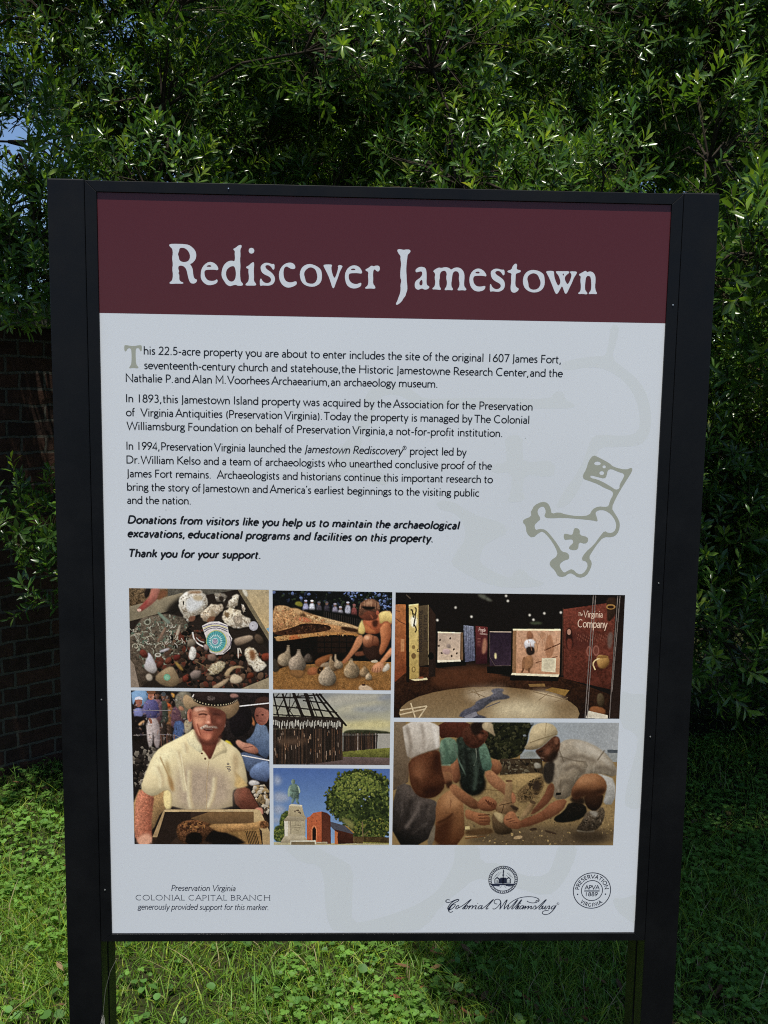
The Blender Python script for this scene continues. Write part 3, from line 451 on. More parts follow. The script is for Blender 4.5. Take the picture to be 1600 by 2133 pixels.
    W([(560, 880), (760, 830), (1000, 900), (1160, 960), (1160, 1345), (520, 1345), (540, 1150)], (176, 156, 132), blur=70); W([(280, 780), (420, 680), (560, 640), (500, 760), (380, 900), (250, 1000)], (240, 228, 180), blur=40); W([(440, 940), (500, 1010), (520, 1160), (470, 1110)], (156, 116, 68), blur=14); W([(430, 760), (470, 900), (490, 1010), (420, 900)], (170, 144, 96), blur=16)
    for q in ([(560, 690), (610, 860), (630, 1000), (650, 1140)], [(330, 860), (390, 1000), (380, 1100)], [(640, 600), (660, 720)], [(980, 980), (960, 1200), (900, 1320)], [(700, 900), (690, 1200), (720, 1330)]): P.line(q, 30, (196, 174, 132), blur=14); P.line(np.array(q)+[-22, 4], 22, (236, 224, 180), blur=12)
    P.line([(590, 720), (620, 900), (630, 1010), (655, 1130)], 9, (240, 230, 190), blur=4); P.line([(360, 760), (470, 1000), (480, 1080)], 12, (170, 140, 92), blur=6)
    W([(1180, 900), (1330, 1060), (1336, 1085), (1180, 1110), (1200, 980)], (204, 172, 112), blur=10); W([(1160, 700), (1240, 740), (1220, 940), (1190, 1080)], (186, 162, 120), blur=20)
    # neck and face
    W([(730, 440), (1010, 480), (1000, 600), (960, 700), (915, 805), (870, 720), (800, 650)], (150, 84, 62), (110, 56, 44), (.3, 1)); W([(690, 470), (740, 440), (820, 600), (830, 700), (800, 715), (640, 590)], (226, 212, 164), (240, 230, 186)); W([(1000, 540), (1070, 600), (1120, 710), (1020, 725), (920, 810), (980, 700)], (214, 196, 150)); P.line([(820, 600), (832, 690)], 8, (150, 124, 84))
    P.line([(905, 800), (880, 960), (878, 1340)], 7, (178, 152, 112), blur=2); P.ell(824, 720, 13, 11, (120, 80, 60)); P.ell(862, 778, 13, 13, (110, 78, 58))
    for q in ([(1100, 830), (1125, 825), (1125, 845), (1104, 842)], [(1088, 872), (1110, 866), (1140, 860), (1138, 884), (1116, 880), (1104, 894)], [(1116, 900), (1140, 894), (1138, 916), (1118, 914)]): P.line(q, 8, (66, 56, 84))
    P.ell(694, 295, 32, 76, (196, 122, 96), col2=(150, 80, 62), d=(1, 0)); P.ell(700, 300, 14, 44, (128, 64, 50))
    W([(712, 205), (900, 190), (1095, 230), (1090, 380), (1060, 480), (980, 570), (880, 600), (800, 560), (745, 470), (715, 350)], (118, 66, 50), noise=.08, form=.1)
    W([(715, 215), (890, 200), (905, 260), (880, 300), (920, 320), (935, 395), (900, 430), (960, 470), (900, 590), (800, 550), (750, 470), (720, 350)], (200, 134, 104), (176, 100, 76), (.3, 1), noise=.06, blur=16)
    W([(725, 215), (860, 204), (880, 236), (760, 262)], (218, 172, 146), blur=12); W([(740, 320), (830, 330), (850, 380), (790, 410), (750, 390)], (222, 152, 118), blur=16); W([(850, 500), (930, 510), (920, 560), (860, 570)], (206, 128, 98), blur=14)
    W([(900, 215), (1090, 235), (1085, 300), (960, 290), (905, 260)], (96, 54, 44), blur=16); W([(960, 300), (1085, 290), (1075, 420), (1000, 480), (950, 420)], (104, 58, 46), blur=24); W([(980, 330), (1050, 330), (1040, 390), (990, 390)], (146, 84, 66), blur=16)
    W([(730, 440), (800, 560), (880, 602), (980, 572), (1060, 482), (1010, 620), (900, 640), (800, 620)], (92, 50, 40), blur=14)
    P.line([(775, 268), (830, 246), (895, 262)], 16, (150, 98, 76), blur=5); P.line([(790, 290), (838, 280), (885, 292)], 16, (70, 38, 32), blur=5); P.line([(780, 316), (835, 318), (880, 310)], 9, (156, 94, 72), blur=4); P.line([(740, 300), (770, 310)], 8, (150, 86, 66), blur=4)
    P.line([(940, 285), (985, 282), (1030, 292)], 20, (66, 36, 32), blur=8)
    W([(878, 296), (912, 288), (934, 345), (930, 395), (884, 398), (856, 382), (872, 350)], (214, 146, 116), (190, 112, 88), (1, .3), blur=5); P.ell(896, 372, 18, 14, (232, 172, 144), blur=6); W([(918, 300), (950, 300), (955, 390), (930, 398)], (96, 52, 42), blur=8); P.line([(862, 400), (900, 408), (932, 400)], 9, (84, 42, 36), blur=4)
    P.line([(772, 392), (788, 440), (812, 520)], 13, (140, 74, 56), blur=6); P.line([(758, 380), (776, 450), (800, 520)], 7, (224, 150, 120), blur=5)
    W([(800, 436), (850, 400), (905, 412), (985, 412), (1008, 440), (960, 438), (900, 434), (850, 438), (812, 458)], (186, 164, 146), (136, 112, 98), (1, 0), noise=.3, ns=10, form=.1, rough=4); W([(836, 444), (900, 440), (966, 446), (940, 470), (890, 474), (850, 462)], (62, 30, 28), blur=3); P.line([(856, 449), (905, 451), (948, 451)], 7, (186, 156, 136), blur=3); P.line([(840, 480), (895, 494), (945, 484)], 9, (166, 92, 74), blur=4)
    # hat
    W([(610, 110), (640, 60), (690, 80), (760, 160), (900, 200), (1090, 195), (1200, 150), (1225, 120), (1250, 200), (1200, 290), (1100, 350), (1095, 270), (1000, 215), (840, 195), (720, 200), (670, 240), (620, 180)], (178, 150, 112), (134, 108, 78), (1, .4), noise=.1); W([(690, 70), (760, 40), (1100, 40), (1140, 110), (1210, 130), (1060, 185), (900, 190), (780, 160)], (50, 38, 36), (34, 27, 27)); W([(708, 95), (745, 50), (730, 100)], (216, 206, 196)); P.ell(925, 105, 50, 26, (84, 72, 68), noise=.5)
    p = chaikin([(690, 95), (790, 150), (920, 185), (1060, 182), (1160, 160), (1222, 122)], 3, False)
    for i in range(0, len(p)-1, 2): P.line([p[i], p[i]*.4+p[i+1]*.6], 11, (220, 198, 158), sm=0)
    # screen box with find
    W([(275, 1640), (400, 1350), (1500, 1345), (1590, 1560), (1590, 1740), (270, 1740)], (56, 42, 34)); W([(275, 1650), (400, 1350), (420, 1350), (330, 1650)], (166, 138, 98), sm=0); W([(400, 1345), (1450, 1338), (1450, 1366), (410, 1370)], (190, 164, 120), sm=0); W([(900, 1370), (1400, 1366), (1400, 1500), (860, 1500), (700, 1440)], (124, 94, 60), (98, 74, 50), sm=0, noise=.12); W([(420, 1370), (700, 1368), (700, 1500), (460, 1730), (300, 1730)], (44, 34, 30), sm=0); W([(1400, 1350), (1470, 1350), (1590, 1620), (1590, 1740), (1500, 1740), (1490, 1580), (1400, 1480)], (196, 170, 122), (166, 138, 96), sm=0)
    W([(900, 1500), (1450, 1500), (1490, 1730), (1250, 1730), (1000, 1640)], (140, 106, 62), noise=.2, sm=0)
    W([(870, 1500), (980, 1540), (1100, 1600), (1240, 1660), (1330, 1735), (830, 1735)], (26, 20, 20), blur=10); W([(540, 1530), (620, 1470), (740, 1452), (860, 1480), (960, 1520), (1010, 1550), (900, 1600), (830, 1735), (620, 1735), (545, 1640)], (112, 74, 46), (64, 42, 30), (.3, 1), noise=.4, ns=20); P.mottle([(550, 1530), (740, 1460), (860, 1490), (850, 1590), (600, 1600)], [(160, 112, 64), (128, 86, 52), (76, 48, 34), (60, 40, 30)], 60, 26); W([(650, 1620), (740, 1590), (830, 1610), (820, 1735), (640, 1735)], (24, 17, 16))
    W([(890, 1520), (1000, 1500), (1300, 1500), (1440, 1480), (1470, 1460), (1560, 1480), (1560, 1540), (1480, 1550), (1200, 1590), (1020, 1600), (940, 1560)], (186, 146, 92), (150, 108, 64), (0, 1), noise=.2); W([(1460, 1480), (1530, 1460), (1570, 1510), (1530, 1560), (1470, 1540)], (120, 80, 50), noise=.5, ns=16)
    for i in range(7): P.line([(1310+i*18, 1580), (1350+i*18, 1735)], 9, (52, 40, 32))
    return P.finish(sat=.88, con=1.12, gain=.92)

def pic_fort():
    P = Pic((560, 1435, 80/13), [(48, 50), (1558, 62), (1542, 975), (48, 970)], (150, 150, 140), 5)
    W = P.poly
    W([(40, 40), (1600, 40), (1600, 560), (40, 560)], (140, 142, 140), (184, 178, 138), (0, 1), sm=0, noise=.06, ns=200)
    for q, c in (([(700, 120), (1000, 60), (1560, 70), (1500, 110), (1100, 160), (800, 240)], (172, 168, 152)), ([(820, 280), (1100, 180), (1540, 130), (1400, 200), (1000, 300)], (182, 176, 150)), ([(1000, 240), (1550, 210), (1560, 280), (1150, 300)], (150, 152, 148)), ([(850, 330), (1200, 340), (1300, 380), (1000, 400)], (144, 142, 130)), ([(1380, 110), (1560, 70), (1560, 110), (1400, 150)], (128, 134, 146)), ([(950, 430), (1560, 380), (1560, 520), (950, 520)], (196, 186, 134))): W(q, c, blur=26)
    W([(960, 540), (1060, 522), (1300, 524), (1560, 548), (1560, 580), (950, 580)], (54, 56, 38), noise=.3); W([(1390, 572), (1560, 572), (1560, 760), (1400, 760)], (160, 156, 144), sm=0, noise=.05)
    W([(930, 800), (1300, 770), (1560, 750), (1560, 890), (930, 890)], (122, 122, 54), (86, 88, 42), (0, 1), sm=0, noise=.25); W([(40, 880), (940, 870), (1560, 880), (1560, 985), (40, 985)], (104, 88, 84), (88, 72, 68), sm=0, noise=.15)
    def stakes(x0, x1, top, bot, n, cols, gap):
        for i in range(n):
            x = x0+(x1-x0)*i/n; w = (x1-x0)/n; c = cols[P.rng.integers(len(cols))]; t = top(x)+P.rng.uniform(-14, 14)
            W([(x, t), (x+w*gap, t), (x+w*gap+P.rng.uniform(-4, 4), bot(x)), (x+P.rng.uniform(-4, 4), bot(x))], c, sm=0, noise=.25)
    bc = [(62, 48, 40), (46, 37, 32), (34, 29, 27), (80, 60, 46), (54, 44, 38), (38, 32, 28)]
    W([(950, 600), (1390, 590), (1380, 760), (950, 800)], (50, 38, 34), sm=0); stakes(950, 1385, lambda x: 568, lambda x: 806-(x-950)*.1, 34, bc+[(140, 128, 118)], .8); P.line([(945, 605), (1400, 600)], 9, (44, 36, 32), sm=0)
    W([(48, 520), (940, 500), (940, 910), (600, 950), (48, 975)], (40, 32, 29), sm=0); stakes(48, 940, lambda x: 430, lambda x: 975-max(0, x-500)*.15, 64, bc, .72)
    for i in range(46): x = 70+P.rng.uniform(0, 850); y = P.rng.uniform(530, 860); P.line([(x, y), (x+2, y+P.rng.uniform(24, 70))], 7, [(176, 142, 112), (150, 130, 112), (120, 84, 60)][P.rng.integers(3)])
    W([(90, 640), (480, 640), (500, 700), (90, 720)], (92, 70, 54), blur=30)
    W([(48, 350), (900, 375), (950, 420), (940, 510), (48, 510)], (46, 38, 34), sm=0, noise=.2)
    for i in range(44): x = 56+i*20+P.rng.uniform(-4, 4); y = 425+P.rng.uniform(-30, 10); P.line([(x, y), (x+P.rng.uniform(-6, 6), y+P.rng.uniform(50, 90))], P.rng.uniform(6, 12), (190, 186, 172))
    k = (34, 28, 26)
    for a, b, w in (((50, 60), (120, 360), 20), ((170, 60), (260, 360), 26), ((310, 50), (430, 360), 40), ((460, 50), (570, 380), 44), ((560, 50), (700, 390), 22), ((600, 60), (840, 390), 26), ((640, 60), (985, 470), 26), ((230, 50), (90, 320), 14), ((380, 60), (220, 360), 12), ((270, 60), (250, 330), 12), ((130, 60), (60, 130), 14), ((490, 60), (620, 370), 12), ((230, 230), (330, 380), 12), ((340, 220), (480, 380), 12)): P.line([a, b], w, k, sm=0)
    for a, b in (((50, 110), (560, 115)), ((50, 215), (650, 275)), ((50, 330), (900, 375)), ((300, 100), (680, 75)), ((430, 150), (760, 185)), ((560, 255), (870, 305))): P.line([a, b], 18, k, sm=0)
    W([(940, 415), (1000, 468), (985, 480), (930, 430)], k, sm=0)
    return P.finish(sat=.9, con=1.08, gain=.93)

def pic_statue():
    P = Pic((560, 1435, 80/13), [(50, 1015), (1545, 1022), (1532, 2000), (55, 2000)], (84, 120, 176), 6)
    W = P.poly
    W([(40, 1000), (1600, 1000), (1600, 1980), (40, 1980)], (76, 104, 160), (132, 164, 196), (0, 1), sm=0, noise=.03)
    for q in ([(50, 1330), (150, 1320), (260, 1370), (250, 1440), (60, 1470)], [(50, 1480), (180, 1500), (220, 1570), (60, 1640)], [(50, 1640), (150, 1660), (130, 1720), (50, 1730)], [(60, 1090), (160, 1150), (140, 1230), (60, 1240)]): W(q, (148, 158, 176), blur=24)
    g = [(84, 98, 48), (62, 76, 38), (112, 122, 58), (46, 56, 32), (98, 108, 50), (36, 44, 27)]
    for pts, n, sz in (([(130, 1640), (220, 1550), (260, 1600), (240, 1900), (130, 1860)], 90, 22), ([(55, 1780), (140, 1740), (200, 1800), (200, 1960), (55, 1960)], 90, 20)):
        W(pts, (60, 70, 38), noise=.3); P.mottle(pts, g[:4]+[(122, 128, 64)], n, sz)
    tr = [(750, 1400), (800, 1290), (870, 1210), (900, 1130), (1030, 1065), (1160, 1040), (1290, 1060), (1390, 1120), (1490, 1170), (1535, 1260), (1535, 1980), (1080, 1960), (1080, 1820), (960, 1710), (820, 1600), (760, 1500)]
    W(tr, (58, 68, 36), noise=.3)
    for x, y in chaikin(tr, 2):
        for _ in range(4): P.rock(x+P.rng.normal(0, 22), y+P.rng.normal(0, 22), P.rng.uniform(12, 30), g[P.rng.integers(5)], n=7)
    P.mottle(tr, g, 900, 24, .7); P.mottle([(900, 1130), (1160, 1050), (1400, 1130), (1400, 1400), (1000, 1500), (800, 1300)], [(116, 126, 58), (98, 112, 52), (128, 136, 66)], 220, 22, .8); P.mottle([(1150, 1350), (1500, 1350), (1530, 1900), (1100, 1800), (1100, 1500)], [(34, 42, 26), (44, 54, 30), (56, 68, 34)], 240, 30, .8)
    for x, y in ((1280, 1380), (1210, 1410), (1160, 1290), (1230, 1420), (880, 1700), (1180, 1500)): P.rock(x, y, 12, (150, 170, 196))
    W([(900, 1640), (1080, 1690), (1090, 1830), (960, 1720)], (124, 122, 70), blur=16); P.mottle([(1080, 1680), (1530, 1640), (1530, 1900), (1090, 1880)], [(88, 100, 46), (116, 118, 54), (60, 72, 36), (40, 48, 28)], 200, 24); P.line([(1190, 1700), (1200, 1980)], 14, (110, 96, 66)); P.line([(1200, 1890), (1270, 1820)], 10, (100, 88, 60))
    W([(1070, 1890), (1540, 1900), (1540, 1985), (1070, 1985)], (72, 58, 36), sm=0, noise=.3)
    for i in range(20): P.line([(1075+i*7, 1900), (1075+i*7, 1975)], 3, (110, 86, 56), sm=0)
    W([(1200, 1960), (1540, 1975), (1540, 2000), (1200, 2000)], (130, 124, 66), sm=0, noise=.2); W([(40, 1965), (1540, 1985), (1540, 2010), (40, 2010)], (178, 168, 130), sm=0)
    # church
    W([(780, 1700), (960, 1750), (1085, 1840), (1070, 1860), (840, 1820), (780, 1760)], (76, 76, 84), sm=0); W([(840, 1800), (1070, 1860), (1075, 1980), (840, 1990)], (74, 40, 30), (56, 32, 26), sm=0, noise=.15); W([(960, 1745), (1000, 1760), (1090, 1840), (1075, 1850)], (150, 120, 62), sm=0); W([(835, 1815), (880, 1840), (870, 1900), (880, 1990), (835, 1990)], (184, 106, 64), sm=0)
    W([(480, 1650), (520, 1635), (560, 1590), (640, 1575), (680, 1570), (676, 1985), (480, 1960)], (186, 100, 64), (170, 86, 54), sm=0, noise=.12, ns=20); W([(668, 1570), (740, 1590), (782, 1630), (790, 1985), (670, 1990)], (82, 44, 34), (98, 54, 40), sm=0, noise=.12)
    W([(540, 1950), (540, 1800), (552, 1760), (572, 1748), (596, 1762), (608, 1800), (606, 1960)], (206, 126, 84), sm=0); W([(550, 1940), (550, 1800), (572, 1760), (598, 1800), (596, 1950)], (34, 24, 24), sm=0)
    for x, y in ((542, 1690), (604, 1682), (560, 1640)): P.line([(x, y), (x+2, y+22)], 7, (120, 60, 44))
    # pedestal
    s1, s2 = (188, 176, 148), (150, 138, 112)
    W([(150, 1950), (196, 1880), (450, 1880), (490, 1945), (480, 1970), (150, 1975)], s1, s2, sm=0); W([(190, 1690), (460, 1665), (460, 1880), (196, 1890)], s1, (166, 154, 126), (1, 0), sm=0); W([(190, 1690), (240, 1680), (236, 1890), (196, 1890)], (206, 200, 182), sm=0); W([(270, 1695), (440, 1690), (442, 1860), (270, 1860)], (170, 158, 128), sm=0); P.line([(270, 1695), (272, 1860)], 7, (120, 108, 86), sm=0); P.line([(270, 1695), (440, 1690)], 6, (124, 112, 90), sm=0)
    W([(180, 1690), (230, 1630), (440, 1610), (480, 1660), (470, 1675), (200, 1700)], (176, 164, 136), (140, 128, 104), sm=0); W([(236, 1630), (250, 1500), (270, 1480), (415, 1490), (425, 1530), (455, 1640), (360, 1640)], (182, 168, 134), (160, 146, 114), sm=0); W([(250, 1500), (285, 1475), (420, 1490), (420, 1510)], (206, 198, 172), sm=0)
    for x, y in ((330, 1570), (352, 1560), (380, 1580), (396, 1590), (368, 1555)): P.rock(x, y, 14, (124, 104, 86))
    for i, w in enumerate((46, 100, 90, 84, 40)): P.line([(355-w/2, 1735+i*21), (355+w/2, 1733+i*21)], 7, (128, 116, 92), sm=0)
    W([(270, 1945), (590, 1940), (600, 1965), (740, 1960), (740, 1985), (270, 2000)], (204, 198, 176), sm=0); W([(280, 1962), (580, 1958), (580, 1998), (280, 2000)], (120, 104, 76), sm=0); W([(600, 1968), (735, 1966), (735, 1990), (600, 1994)], (150, 132, 98), sm=0)
    # bronze figure
    a, b = (128, 150, 134), (76, 94, 84)
    W([(290, 1400), (340, 1395), (320, 1440), (300, 1470), (275, 1470)], a, b, (1, 0)); W([(340, 1390), (385, 1395), (365, 1430), (390, 1480), (360, 1478), (335, 1440)], a, b, (1, 0)); W([(235, 1380), (240, 1270), (280, 1215), (360, 1220), (400, 1310), (375, 1360), (380, 1400), (300, 1410), (260, 1370)], (118, 140, 124), b, (1, 0), noise=.3, ns=24); W([(232, 1375), (238, 1290), (275, 1230), (262, 1320), (258, 1390)], (150, 170, 152)); W([(276, 1230), (355, 1232), (350, 1310), (290, 1310)], (104, 126, 112)); W([(352, 1230), (385, 1260), (400, 1320), (380, 1345), (372, 1290)], (156, 176, 160)); P.ell(306, 1190, 26, 32, (142, 162, 144), col2=(80, 96, 86), d=(1, 0)); P.line([(280, 1310), (366, 1316)], 10, (70, 84, 76)); P.line([(300, 1330), (294, 1400)], 8, (78, 96, 86)); P.line([(340, 1330), (350, 1400)], 8, (78, 96, 86))
    return P.finish(sat=.92, con=1.1, gain=.92)

def pic_dig():
    P = Pic((810, 1495, 320/97), [(33, 27), (1580, 30), (1538, 873), (18, 873)], (148, 122, 78), 7)
    W = P.poly
    W([(900, 20), (1600, 20), (1600, 270), (900, 270)], (150, 162, 172), (166, 172, 176), (1, 0), sm=0, noise=.08, ns=160); W([(1500, 215), (1580, 216), (1570, 240), (1500, 236)], (84, 92, 100), sm=0); W([(900, 236), (1580, 238), (1580, 300), (900, 290)], (150, 156, 156), sm=0)
    tre = [(640, 20), (1000, 20), (960, 90), (950, 160), (925, 230), (860, 280), (700, 290), (660, 200)]
    W(tre, (40, 42, 30)); P.mottle(tre, [(26, 28, 23), (52, 55, 36), (68, 68, 46), (34, 36, 27)], 200, 18); P.rock(980, 36, 16, (150, 160, 168)); P.rock(930, 120, 12, (140, 150, 156))
    W([(760, 280), (1050, 276), (1060, 400), (760, 400)], (70, 58, 44), sm=0); P.mottle([(760, 280), (1050, 276), (1050, 390), (760, 395)], [(92, 80, 60), (56, 46, 38), (112, 104, 84), (40, 34, 30)], 70, 20, .4); W([(920, 230), (1000, 226), (1010, 262), (930, 270)], (140, 146, 142), blur=4); W([(990, 306), (1030, 304), (1050, 340), (1000, 350)], (150, 146, 132))
    W([(500, 420), (760, 390), (1100, 370), (1560, 560), (1540, 880), (500, 880)], (162, 136, 88), (118, 98, 66), (0, 1), noise=.14, ns=80); W([(560, 800), (1000, 740), (1540, 760), (1540, 880), (520, 880)], (100, 84, 62), blur=20); P.mottle([(520, 700), (1540, 600), (1540, 870), (520, 870)], [(176, 150, 100), (134, 112, 74), (104, 88, 62)], 160, 10)
    W([(870, 520), (930, 460), (1000, 420), (1060, 380), (1060, 500), (960, 580), (880, 580)], (104, 84, 56), noise=.4, ns=20, blur=4); P.mottle([(890, 560), (930, 450), (1040, 390), (1050, 500), (950, 580)], [(128, 106, 70), (84, 66, 46), (64, 52, 40)], 60, 12); W([(985, 440), (1030, 420), (1040, 490), (990, 500)], (58, 46, 38), blur=6)
    P.line([(640, 490), (780, 500), (1030, 545)], 5, (120, 96, 62)); P.line([(520, 830), (660, 810)], 7, (112, 78, 46)); P.line([(520, 815), (600, 810)], 5, (190, 150, 100)); W([(520, 745), (552, 742), (552, 766), (520, 766)], (206, 188, 130), sm=0); W([(520, 770), (700, 750), (720, 800), (520, 810)], (90, 66, 42), blur=6)
    # red shirt behind, man in green
    W([(335, 20), (560, 20), (550, 110), (490, 140), (420, 130), (340, 145)], (96, 50, 37), (70, 38, 30), noise=.15, form=0); W([(470, 400), (620, 330), (680, 470), (600, 545), (500, 510)], (26, 24, 23), blur=8)
    W([(690, 300), (725, 278), (765, 300), (778, 345), (755, 385), (720, 396), (700, 350)], (172, 116, 78), (96, 58, 40), (-.5, 1)); W([(425, 300), (455, 266), (488, 290), (492, 420), (450, 460), (415, 380)], (170, 112, 76), (92, 56, 40), (1, .6))
    W([(450, 150), (500, 120), (570, 190), (650, 190), (700, 340), (645, 370), (650, 450), (600, 540), (505, 500), (475, 300)], (52, 62, 54), (22, 25, 24), (-.1, 1), noise=.3, ns=24, form=.1); W([(340, 165), (400, 126), (470, 160), (475, 270), (425, 325), (342, 330)], (116, 146, 122), (72, 98, 82), (.8, 1), noise=.15, form=.12); W([(612, 190), (655, 160), (690, 240), (712, 352), (645, 368), (625, 290)], (104, 136, 114), (66, 94, 80), (-.4, 1), noise=.15, form=.12)
    P.mottle([(345, 160), (470, 150), (470, 300), (345, 325)], [(140, 168, 144), (60, 84, 70), (90, 118, 100)], 26, 30, .3, alpha=.16); P.mottle([(480, 150), (640, 200), (690, 340), (600, 520), (500, 480)], [(76, 92, 80), (18, 20, 20), (44, 54, 48)], 50, 36, .3, alpha=.18)
    P.line([(342, 326), (422, 322)], 7, (150, 176, 152), blur=2); P.line([(440, 170), (470, 280), (530, 400)], 9, (96, 116, 100), blur=3); P.line([(595, 205), (600, 280), (580, 330)], 4, (140, 146, 130), blur=1)
    W([(495, 95), (540, 50), (640, 60), (690, 105), (660, 165), (615, 205), (560, 210), (515, 175)], (98, 58, 43), (62, 36, 29), (-.4, 1), noise=.2, ns=16, form=.12); W([(556, 30), (650, 26), (660, 62), (640, 80), (600, 130), (560, 92)], (44, 32, 28), blur=4); W([(640, 30), (712, 30), (716, 84), (735, 134), (692, 100), (636, 74)], (196, 178, 142), (150, 132, 102), (.3, 1), form=.1); P.line([(600, 96), (650, 104)], 9, (44, 28, 25), blur=3); P.line([(610, 160), (650, 158)], 8, (58, 32, 27), blur=3); W([(600, 110), (640, 118), (630, 150)], (124, 76, 56), blur=6)
    W([(645, 372), (700, 356), (745, 396), (805, 455), (852, 510), (862, 585), (826, 585), (795, 525), (690, 460)], (184, 130, 90), (120, 76, 52), (-.5, 1), noise=.12); W([(345, 330), (425, 326), (440, 390), (345, 400)], (140, 92, 64), blur=4)
    # man at the left
    W([(25, 20), (110, 20), (140, 290), (130, 440), (28, 500)], (134, 116, 92), (96, 80, 64), noise=.12, form=0, sm=0); W([(86, 26), (343, 26), (346, 150), (350, 212), (236, 240), (128, 292), (104, 170)], (212, 206, 196), (164, 154, 140), (-.2, 1), noise=.08, form=.1); P.mottle([(100, 40), (340, 40), (340, 200), (140, 270)], [(230, 226, 218), (150, 140, 128), (186, 178, 166)], 30, 40, .3, alpha=.12); P.line([(128, 292), (236, 240), (350, 212)], 9, (120, 106, 92), blur=3)
    W([(28, 480), (130, 440), (190, 535), (300, 560), (332, 585), (322, 700), (255, 873), (18, 873)], (92, 82, 76), (20, 19, 21), (-.45, 1), noise=.15, form=.06); P.mottle([(60, 500), (300, 560), (310, 700), (200, 840), (40, 700)], [(110, 100, 92), (44, 40, 40), (70, 62, 58)], 40, 50, .3, alpha=.16)
    P.ell(392, 412, 46, 44, (160, 110, 74), col2=(104, 66, 46), d=(-.3, 1)); W([(385, 440), (436, 430), (430, 476), (396, 490)], (60, 38, 28), blur=6)
    W([(128, 292), (236, 242), (346, 214), (352, 300), (366, 390), (388, 462), (335, 535), (262, 556), (190, 536), (150, 470), (136, 400)], (100, 60, 40), (66, 37, 26), (-.2, 1), noise=.16, ns=22, form=.14); W([(150, 310), (230, 270), (250, 370), (215, 470), (160, 430)], (134, 86, 58), blur=28);  W([(305, 235), (346, 222), (352, 360), (320, 400), (296, 330)], (58, 33, 25), blur=16); W([(200, 500), (330, 460), (390, 478), (270, 552)], (52, 30, 22), blur=18); W([(140, 420), (200, 400), (230, 520), (190, 530)], (84, 50, 34), blur=12)
    W([(318, 580), (380, 512), (440, 490), (488, 522), (512, 590), (516, 873), (302, 873), (318, 730)], (164, 116, 74), (84, 49, 30), (-.06, 1), noise=.1, ns=22, form=.12); W([(400, 505), (460, 502), (498, 580), (430, 620), (360, 600)], (184, 134, 90), blur=24); W([(318, 730), (400, 690), (450, 650), (425, 740), (400, 873), (302, 873)], (74, 43, 28), blur=20); P.line([(330, 722), (400, 690), (436, 655)], 10, (62, 36, 24), blur=5); W([(250, 873), (296, 750), (318, 720), (306, 873)], (116, 106, 90), blur=3); P.line([(424, 560), (418, 620)], 5, (120, 78, 52), blur=2)
    W([(405, 478), (440, 446), (500, 492), (590, 560), (640, 600), (600, 632), (540, 610), (450, 540)], (176, 120, 80), (104, 64, 43), (.1, 1), noise=.12)
    for q, c in (([(120, 60), (150, 180), (140, 270)], (150, 138, 124)), ([(220, 40), (240, 140), (230, 230)], (168, 158, 146)), ([(300, 40), (320, 120), (330, 205)], (226, 222, 214)), ([(150, 560), (120, 680), (60, 780)], (52, 46, 44)), ([(260, 590), (230, 690), (150, 800)], (58, 52, 50)), ([(210, 570), (190, 640), (110, 760)], (106, 96, 90)), ([(520, 200), (540, 340), (520, 480)], (30, 34, 32)), ([(580, 240), (600, 380), (580, 500)], (66, 80, 70)), ([(370, 150), (400, 230), (390, 320)], (78, 106, 88))): P.line(q, 22, c, blur=9)
    # hands and pot
    W([(610, 570), (660, 530), (730, 560), (745, 600), (720, 640), (640, 640), (600, 610)], (160, 104, 70), (110, 66, 44), (0, 1))
    for i in range(4): P.line([(660+i*18, 560+i*8), (690+i*16, 600+i*12)], 9, (100, 58, 40))
    W([(520, 620), (600, 650), (680, 660), (700, 720), (640, 746), (560, 700), (520, 690)], (170, 112, 74), (120, 74, 48), (0, 1))
    for i in range(4): P.line([(610+i*4, 668+i*20), (690, 664+i*22)], 8, (104, 62, 42))
    W([(700, 650), (760, 660), (800, 690), (830, 740), (850, 790), (760, 806), (712, 780)], (112, 88, 60), (60, 48, 36), (.4, 1)); W([(705, 640), (790, 660), (780, 730), (740, 700)], (176, 156, 112)); W([(735, 600), (790, 560), (800, 430), (850, 430), (840, 560), (870, 620), (890, 640), (820, 670), (730, 640)], (166, 134, 92), (112, 84, 58), (.6, 1)); P.ell(823, 432, 25, 8, (110, 80, 54)); P.line([(755, 600), (800, 590), (845, 580)], 5, (76, 54, 38)); P.line([(790, 590), (770, 655)], 5, (76, 54, 38)); W([(820, 590), (900, 620), (860, 640)], (60, 46, 36)); W([(838, 500), (870, 530), (870, 580), (840, 590)], (160, 104, 72))
    W([(890, 690), (950, 600), (985, 565), (1010, 580), (970, 650), (920, 700)], (166, 138, 96), (120, 94, 64), (1, 0)); P.ell(985, 577, 24, 11, (90, 70, 50), rot=25)
    # right man
    W([(1120, 690), (1200, 640), (1240, 570), (1350, 590), (1360, 660), (1290, 705), (1160, 722)], (36, 31, 28), (24, 21, 20), noise=.3, ns=16, form=.1); W([(1284, 760), (1330, 700), (1352, 640), (1410, 640), (1470, 600), (1486, 660), (1450, 750), (1370, 790), (1296, 782)], (104, 90, 72), (48, 41, 35), (0, 1), noise=.3, ns=14, form=.12); P.mottle([(1330, 690), (1470, 620), (1450, 740), (1340, 770)], [(140, 128, 108), (40, 34, 30), (80, 70, 58)], 40, 12, .4, alpha=.6); P.line([(1290, 772), (1360, 784), (1410, 774)], 10, (150, 140, 118), blur=3); W([(1360, 632), (1440, 640), (1420, 690)], (150, 144, 132), blur=4); W([(1240, 785), (1480, 770), (1480, 860), (1260, 850)], (70, 58, 45), blur=18)
    W([(1420, 372), (1475, 388), (1556, 420), (1548, 592), (1466, 592), (1486, 520), (1496, 450)], (184, 184, 178), (146, 146, 142), noise=.1, form=.1)
